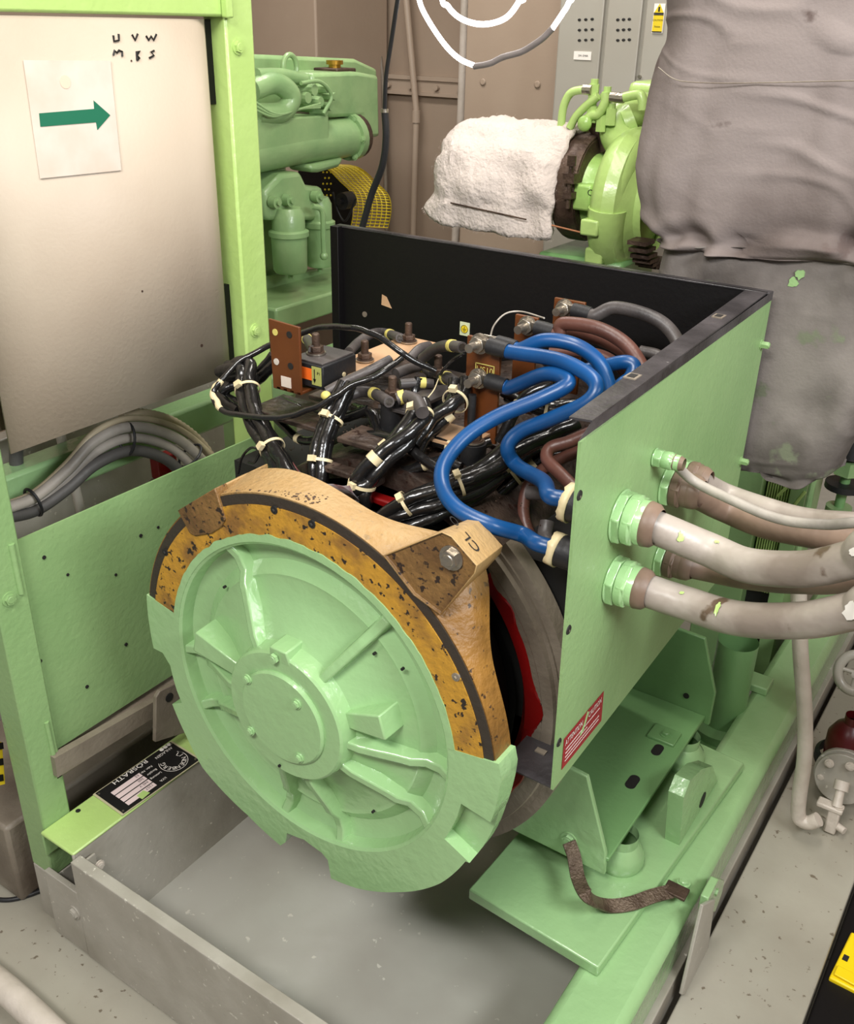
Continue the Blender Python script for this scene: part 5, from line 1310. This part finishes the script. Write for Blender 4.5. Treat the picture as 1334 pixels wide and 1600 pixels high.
def tie(par, c, d, r, m=TIE, head=True, w_=.006, hd=None):
    d = Vector(d).normalized(); c = Vector(c); hv = (CAM - c); hv = (hv - d * hv.dot(d)).normalized() if hd is None else hd
    u = hv; v = d.cross(u)
    mb = MB(); vs = []; fs = []; n = 28
    for k in range(n):
        a_ = 2 * PI * k / n; o_ = u * math.cos(a_) + v * math.sin(a_)
        for (dr, dd) in ((0, -w_ / 2), (.0016, -w_ / 2), (.0016, w_ / 2), (0, w_ / 2)): vs.append(c + o_ * (r + dr) + d * dd)
    for k in range(n):
        for j in range(4): fs.append((k * 4 + j, ((k + 1) % n) * 4 + j, ((k + 1) % n) * 4 + (j + 1) % 4, k * 4 + (j + 1) % 4))
    mb.add(vs, fs)
    if head:
        hc = c + (u * .8 + v * .6).normalized() * (r + .003); uu = (u * .8 + v * .6).normalized(); vv = d.cross(uu)
        mm = Matrix((uu, vv, d)).transposed().to_4x4(); mm.translation = hc; mb.box(-.004, .006, -.007, .007, -.006, .006, mm)
    return mb.build('cable_tie', m, par)


def bundle(label, path, k, r, sp, m=BLKCAB, ties=(), marks=(), seed=1, twist=1.2, group='bundles of black sleeved cables on the generator', tr=None):
    pp = spl(path, 10); t = thing('cable_bundle', label, 'cable bundle', tuple(pp[len(pp) // 2]), group)
    tg = [(pp[min(i + 1, len(pp) - 1)] - pp[max(i - 1, 0)]).normalized() for i in range(len(pp))]
    for j in range(k):
        out = []
        for i, p in enumerate(pp):
            u = tg[i].cross(Vector((.1, .2, 1))).normalized(); v = tg[i].cross(u)
            a_ = 2 * PI * j / k + twist * i / len(pp) + seed; out.append(p + (u * math.cos(a_) + v * math.sin(a_)) * sp)
        out = wob(out, .0025, 30, seed + j)
        MB().tube(out, [r * (1 + .08 * noise.noise(q * 60)) for q in out], n=14).build('cable', m, t)
    for f in ties:
        i = int(f * (len(pp) - 1)); tie(t, pp[i], tg[i], (tr or (sp + r)) * .98)
    for f, j in marks:
        i = int(f * (len(pp) - 1)); u = tg[i].cross(Vector((.1, .2, 1))).normalized(); v = tg[i].cross(u); a_ = 2 * PI * j / k + twist * i / len(pp) + seed
        c = pp[i] + (u * math.cos(a_) + v * math.sin(a_)) * sp
        MB().cyl(c - tg[i] * .008, c + tg[i] * .008, r * 1.12, n=18).build('marker_sleeve', TIE, t)
    return t


K = [
 ('thick black bundle rising at the far left with two cream ties', [P(352, 580, Y=.36), P(385, 575, Y=.33), P(386, 605, Y=.30), P(398, 650, Y=.26), P(425, 700, Y=.22), P(455, 752, Y=.19)], 3, .0135, .0125, (.42, .80), ()),
 ('short black bundle below the transformer block with a cream tie', [P(545, 600, Y=.33), P(525, 640, Y=.29), P(508, 680, Y=.25), P(500, 720, Y=.22), P(498, 760, Y=.20)], 3, .012, .0115, (.35, .75), ()),
 ('black bundle with numbered cream sleeves curving down from the nearest middle stud', [P(650, 628, Y=.33), P(655, 650, Y=.31), P(635, 680, Y=.27), P(600, 710, Y=.23), P(570, 745, Y=.2), P(560, 785, Y=.19)], 3, .0135, .0125, (.18, .86), ((.66, 0), (.58, 1))),
 ('black bundle running right behind the low blue loop with cream ties', [P(900, 655, Y=.44), P(850, 680, Y=.40), P(800, 705, Y=.34), P(755, 738, Y=.29), P(700, 762, Y=.24), P(640, 785, Y=.19), P(598, 815, Y=.165)], 3, .0125, .012, (.85, .62), ()),
 ('black bundle from the middle stud beside the tall board with cream tie', [P(718, 592, Y=.42), P(716, 618, Y=.40), P(700, 640, Y=.36), P(672, 668, Y=.33), P(650, 700, Y=.29)], 2, .013, .012, (.35,), ((.55, 0),)),
 ('black bundle to the left behind the transformer bracket', [P(430, 560, Y=.42), P(400, 590, Y=.40), P(360, 600, Y=.37), P(345, 618, Y=.35), P(380, 640, Y=.33)], 2, .012, .011, (), ()),
 ('lower black bundle lying against the ochre ring', [P(780, 745, Y=.33), P(740, 775, Y=.28), P(690, 795, Y=.22), P(640, 812, Y=.18), P(606, 822, Y=.16)], 2, .012, .012, (), ()),
 ('black bundle in the dark behind the S-shaped blue cable', [P(900, 640, Y=.55), P(860, 640, Y=.52), P(820, 630, Y=.5), P(790, 615, Y=.5)], 2, .012, .012, (.4,), ()),
 ('black bundle low under the brown cables with cream sleeves', [P(890, 700, Y=.45), P(850, 705, Y=.43), P(810, 735, Y=.40), P(770, 770, Y=.36), P(750, 810, Y=.33)], 2, .012, .012, (.25, .55), ((.4, 0),)),
 ('black bundle dropping behind the nearest middle stud', [P(560, 640, Y=.40), P(590, 650, Y=.36), P(600, 680, Y=.32), P(590, 715, Y=.29)], 2, .012, .011, (), ()),
]
for i, (lb, path, k, r_, sp2, ti, mk) in enumerate(K): bundle(lb, path, k, r_, sp2, ties=ti, marks=mk, seed=i * 1.7)

LC = [
 ('black cable sagging between the left bundle and the short bundle', [P(420, 640, Y=.34), P(450, 672, Y=.32), P(485, 690, Y=.30), P(520, 668, Y=.30)], .009),
 ('black cable crossing under the transformer towards the short bundle', [P(440, 625, Y=.36), P(480, 645, Y=.34), P(530, 655, Y=.34), P(575, 640, Y=.36)], .010),
 ('black cable running along the core under the nearest middle stud', [P(540, 690, Y=.30), P(585, 680, Y=.30), P(625, 690, Y=.29), P(665, 720, Y=.27), P(700, 740, Y=.27)], .010),
 ('black cable behind the low blue loop near the short insulator', [P(640, 700, Y=.33), P(680, 690, Y=.34), P(725, 705, Y=.34), P(765, 690, Y=.38)], .010),
 ('dark cable rising between the two middle studs', [P(655, 690, Y=.38), P(650, 655, Y=.40), P(645, 620, Y=.42), P(655, 590, Y=.44)], .009),
 ('dark cable beside the foot of the tall brown board', [P(780, 690, Y=.42), P(800, 650, Y=.44), P(820, 620, Y=.47), P(860, 600, Y=.5)], .011),
 ('dark cable dropping behind the rear blue cable', [P(850, 560, Y=.62), P(870, 590, Y=.6), P(865, 640, Y=.58), P(880, 690, Y=.54)], .011),
 ('black cable lying across the core left of the short insulator', [P(600, 740, Y=.26), P(640, 735, Y=.27), P(690, 720, Y=.29), P(720, 730, Y=.29)], .010)]
for lb, path, r_ in LC:
    t = thing('loose_cable', lb, 'cable', tuple(path[0]), 'loose black cables lying on the generator core')
    pp = wob(spl(path, 10), .003, 20, r_ * 100); MB().tube(pp, r_, n=14).build('conductor', BLKCAB, t)
    i = len(pp) // 2; d = (pp[i + 1] - pp[i]).normalized(); MB().cyl(pp[i] - d * .006, pp[i] + d * .006, r_ * 1.13, n=18).build('marker_sleeve', TIE, t)
# thin black harness making the big loop at left
hp = [P(680, 580, Y=.44), P(655, 568, Y=.42), P(625, 550, Y=.40), P(580, 520, Y=.40), P(540, 511, Y=.40), P(495, 513, Y=.40), P(455, 528, Y=.38), P(415, 543, Y=.36), P(375, 565, Y=.32), P(345, 595, Y=.28), P(333, 615, Y=.26), P(345, 640, Y=.24), P(385, 650, Y=.23), P(440, 652, Y=.24), P(495, 635, Y=.26), P(545, 605, Y=.30), P(590, 585, Y=.34), P(628, 560, Y=.40)]
t = thing('wiring_harness', 'thin black taped harness looping round the transformer at left', 'harness', tuple(hp[10]))
MB().tube(wob(spl(hp, 10), .002, 30), .0062, n=12).build('harness', BLKCAB, t)
for a_, b_ in ((9, 11),):
    MB().tube(wob(spl(hp[9:12], 10), .004, 60), .0068, n=10).build('frayed_tape', TIE, t)
q = P(509, 618, Y=.275); MB().ball(q, .010, 1, 1, .9).build('tape_knot', YSLV, t)
# single jumper cables with yellow sleeves between studs
J = [
 ('grey jumper cable from the far rear left stud to the left', [P(625, 528, Z=.508), P(600, 520, Y=.70), P(580, 522, Y=.66), P(560, 535, Y=.6), P(545, 550, Y=.52)], .011, .15),
 ('grey jumper cable behind the transformer stud', [P(490, 548, Z=.545), P(478, 528, Y=.50), P(465, 525, Y=.48), P(440, 535, Y=.45)], .011, .3),
 ('grey jumper cable from the tall board bolt curving left', [P(722, 543, Y=.42), P(700, 540, Y=.45), P(680, 545, Y=.48), P(660, 560, Y=.50)], .011, .25),
 ('grey jumper cable between the two middle studs', [P(676, 584, Z=.507), P(660, 573, Y=.50), P(640, 576, Y=.46), P(618, 584, Y=.42)], .011, .35),
 ('lower grey jumper cable under the middle link', [P(676, 600, Y=.46), P(655, 598, Y=.44), P(625, 600, Y=.41)], .010, .4),
 ('grey jumper cable curving down from the middle stud right', [P(690, 590, Z=.506), P(702, 592, Y=.44), P(714, 603, Y=.42), P(718, 625, Y=.38)], .0125, .2),
 ('grey jumper cable curving down from the nearest middle stud', [P(620, 624, Z=.506), P(634, 620, Y=.33), P(652, 628, Y=.31), P(660, 645, Y=.28)], .0125, .2),
 ('short grey jumper cable left of the nearest middle stud', [P(608, 628, Z=.504), P(585, 615, Y=.35), P(565, 612, Y=.35), P(545, 618, Y=.33)], .011, .35),
 ('grey cable crossing under the harness behind the transformer', [P(510, 612, Y=.30), P(540, 596, Y=.33), P(575, 580, Y=.36), P(610, 562, Y=.41)], .010, None),
 ('dark grey cable beside the foot of the tall board', [P(640, 560, Y=.56), P(655, 545, Y=.6), P(670, 540, Y=.64)], .010, None),
]
for lb, path, r_, ys_ in J:
    pp = spl(path, 10); t = thing('jumper_cable', lb, 'cable', tuple(pp[0]), 'grey jumper cables between the terminal studs')
    MB().tube(pp, r_, n=16).build('conductor', GREYCAB, t)
    if ys_ is not None:
        i = int(ys_ * (len(pp) - 1)); d = (pp[i + 1] - pp[i]).normalized(); MB().cyl(pp[i] - d * .006, pp[i] + d * .006, r_ * 1.12, n=18).build('yellow_sleeve', YSLV, t)
        d0 = (pp[1] - pp[0]).normalized(); MB().cyl(pp[0], pp[0] + d0 * .022, r_ * .7, r_ * .95, n=12).build('cable_lug', STEEL, t)
tag(MB().tube(spl([P(765, 530, Y=.5), P(772, 508, Y=.6), P(790, 490, Y=.68), P(815, 487, Y=.7), P(850, 497, Y=.6)]), .0018, n=8).build('thin_wire', CABG), 'thin pale wire arching against the black panel between the boards', 'wire')
tag(MB().tube(spl([P(685, 592, Y=.44), P(676, 612, Y=.4), P(655, 635, Y=.36), P(640, 650, Y=.34)]), .0012, n=8).build('thin_wire', TIE), 'thin cream wire hanging between the middle studs', 'wire')
tag(MB().tube(spl([P(725, 552, Y=.37), P(708, 562, Y=.38), P(695, 575, Y=.41), P(688, 585, Y=.44)]), .003, n=8).build('thin_wire', BLKCAB), 'thin black wire from the tall board bolt to the middle stud', 'wire')
tag(MB().tube(spl([P(372, 740, Y=.2), P(378, 715, Y=.2), P(392, 700, Y=.2), P(405, 705, Y=.2), P(398, 722, Y=.2), P(388, 722, Y=.2)]), .0028, n=8).build('thin_wire', BLKCAB), 'thin black wire curled beside the far left bundle', 'wire')
for dx in (0, 7, 14):
    pass
# torn grey-red insulating sheet at the ring
vs = []; fs = []
path = spl([P(458, 722, Y=.15), P(468, 738, Y=.13), P(500, 752, Y=.12), P(545, 760, Y=.12)], 6)
for i, p in enumerate(path):
    for k in range(3): vs.append(p + Vector((.003 * k, .010 * k, -.016 * k)) + Vector(noise.noise_vector(p * 40 + Vector((k, 0, 0)))) * .004)
for i in range(len(path) - 1):
    for k in range(2): fs.append((i * 3 + k, i * 3 + k + 1, i * 3 + 4 + k, i * 3 + 3 + k))
mb = MB(); mb.add(vs, fs); o = mb.build('torn_sheet', mat('reddish_grey_sheet', (96, 50, 50), .3, bump=.4, col2=(150, 144, 146), vscale=22, vlo=.45, vhi=.55)); tag(o, 'torn shiny grey and red insulating sheet behind the ochre ring', 'sheet')
so = o.modifiers.new('s', 'SOLIDIFY'); so.thickness = .001
# debris flakes
rr = random.Random(11); mb = MB()
for k in range(500):
    if k < 260: a_ = math.radians(rr.uniform(85, 118)); r = .421; y = rr.uniform(.01, .05); p = Vector((math.cos(a_) * r, y, math.sin(a_) * r))
    else: p = Vector((rr.uniform(-.4, .3), rr.uniform(.24, .5), .0)); p.z = math.sqrt(max(.0, .437 ** 2 - p.x ** 2)) + .001
    s = rr.uniform(.0008, .0028); mb.ball(p, s, 1, rr.uniform(.5, 1.5), .4, n=6)
o = mb.build('rust_flakes', RUST, weld=False); o['kind'] = 'stuff'; tag(o, 'loose rust flakes scattered on the ochre ring and core', 'debris')

for o in bpy.data.objects:
    if '_o' in o: del o['_o']
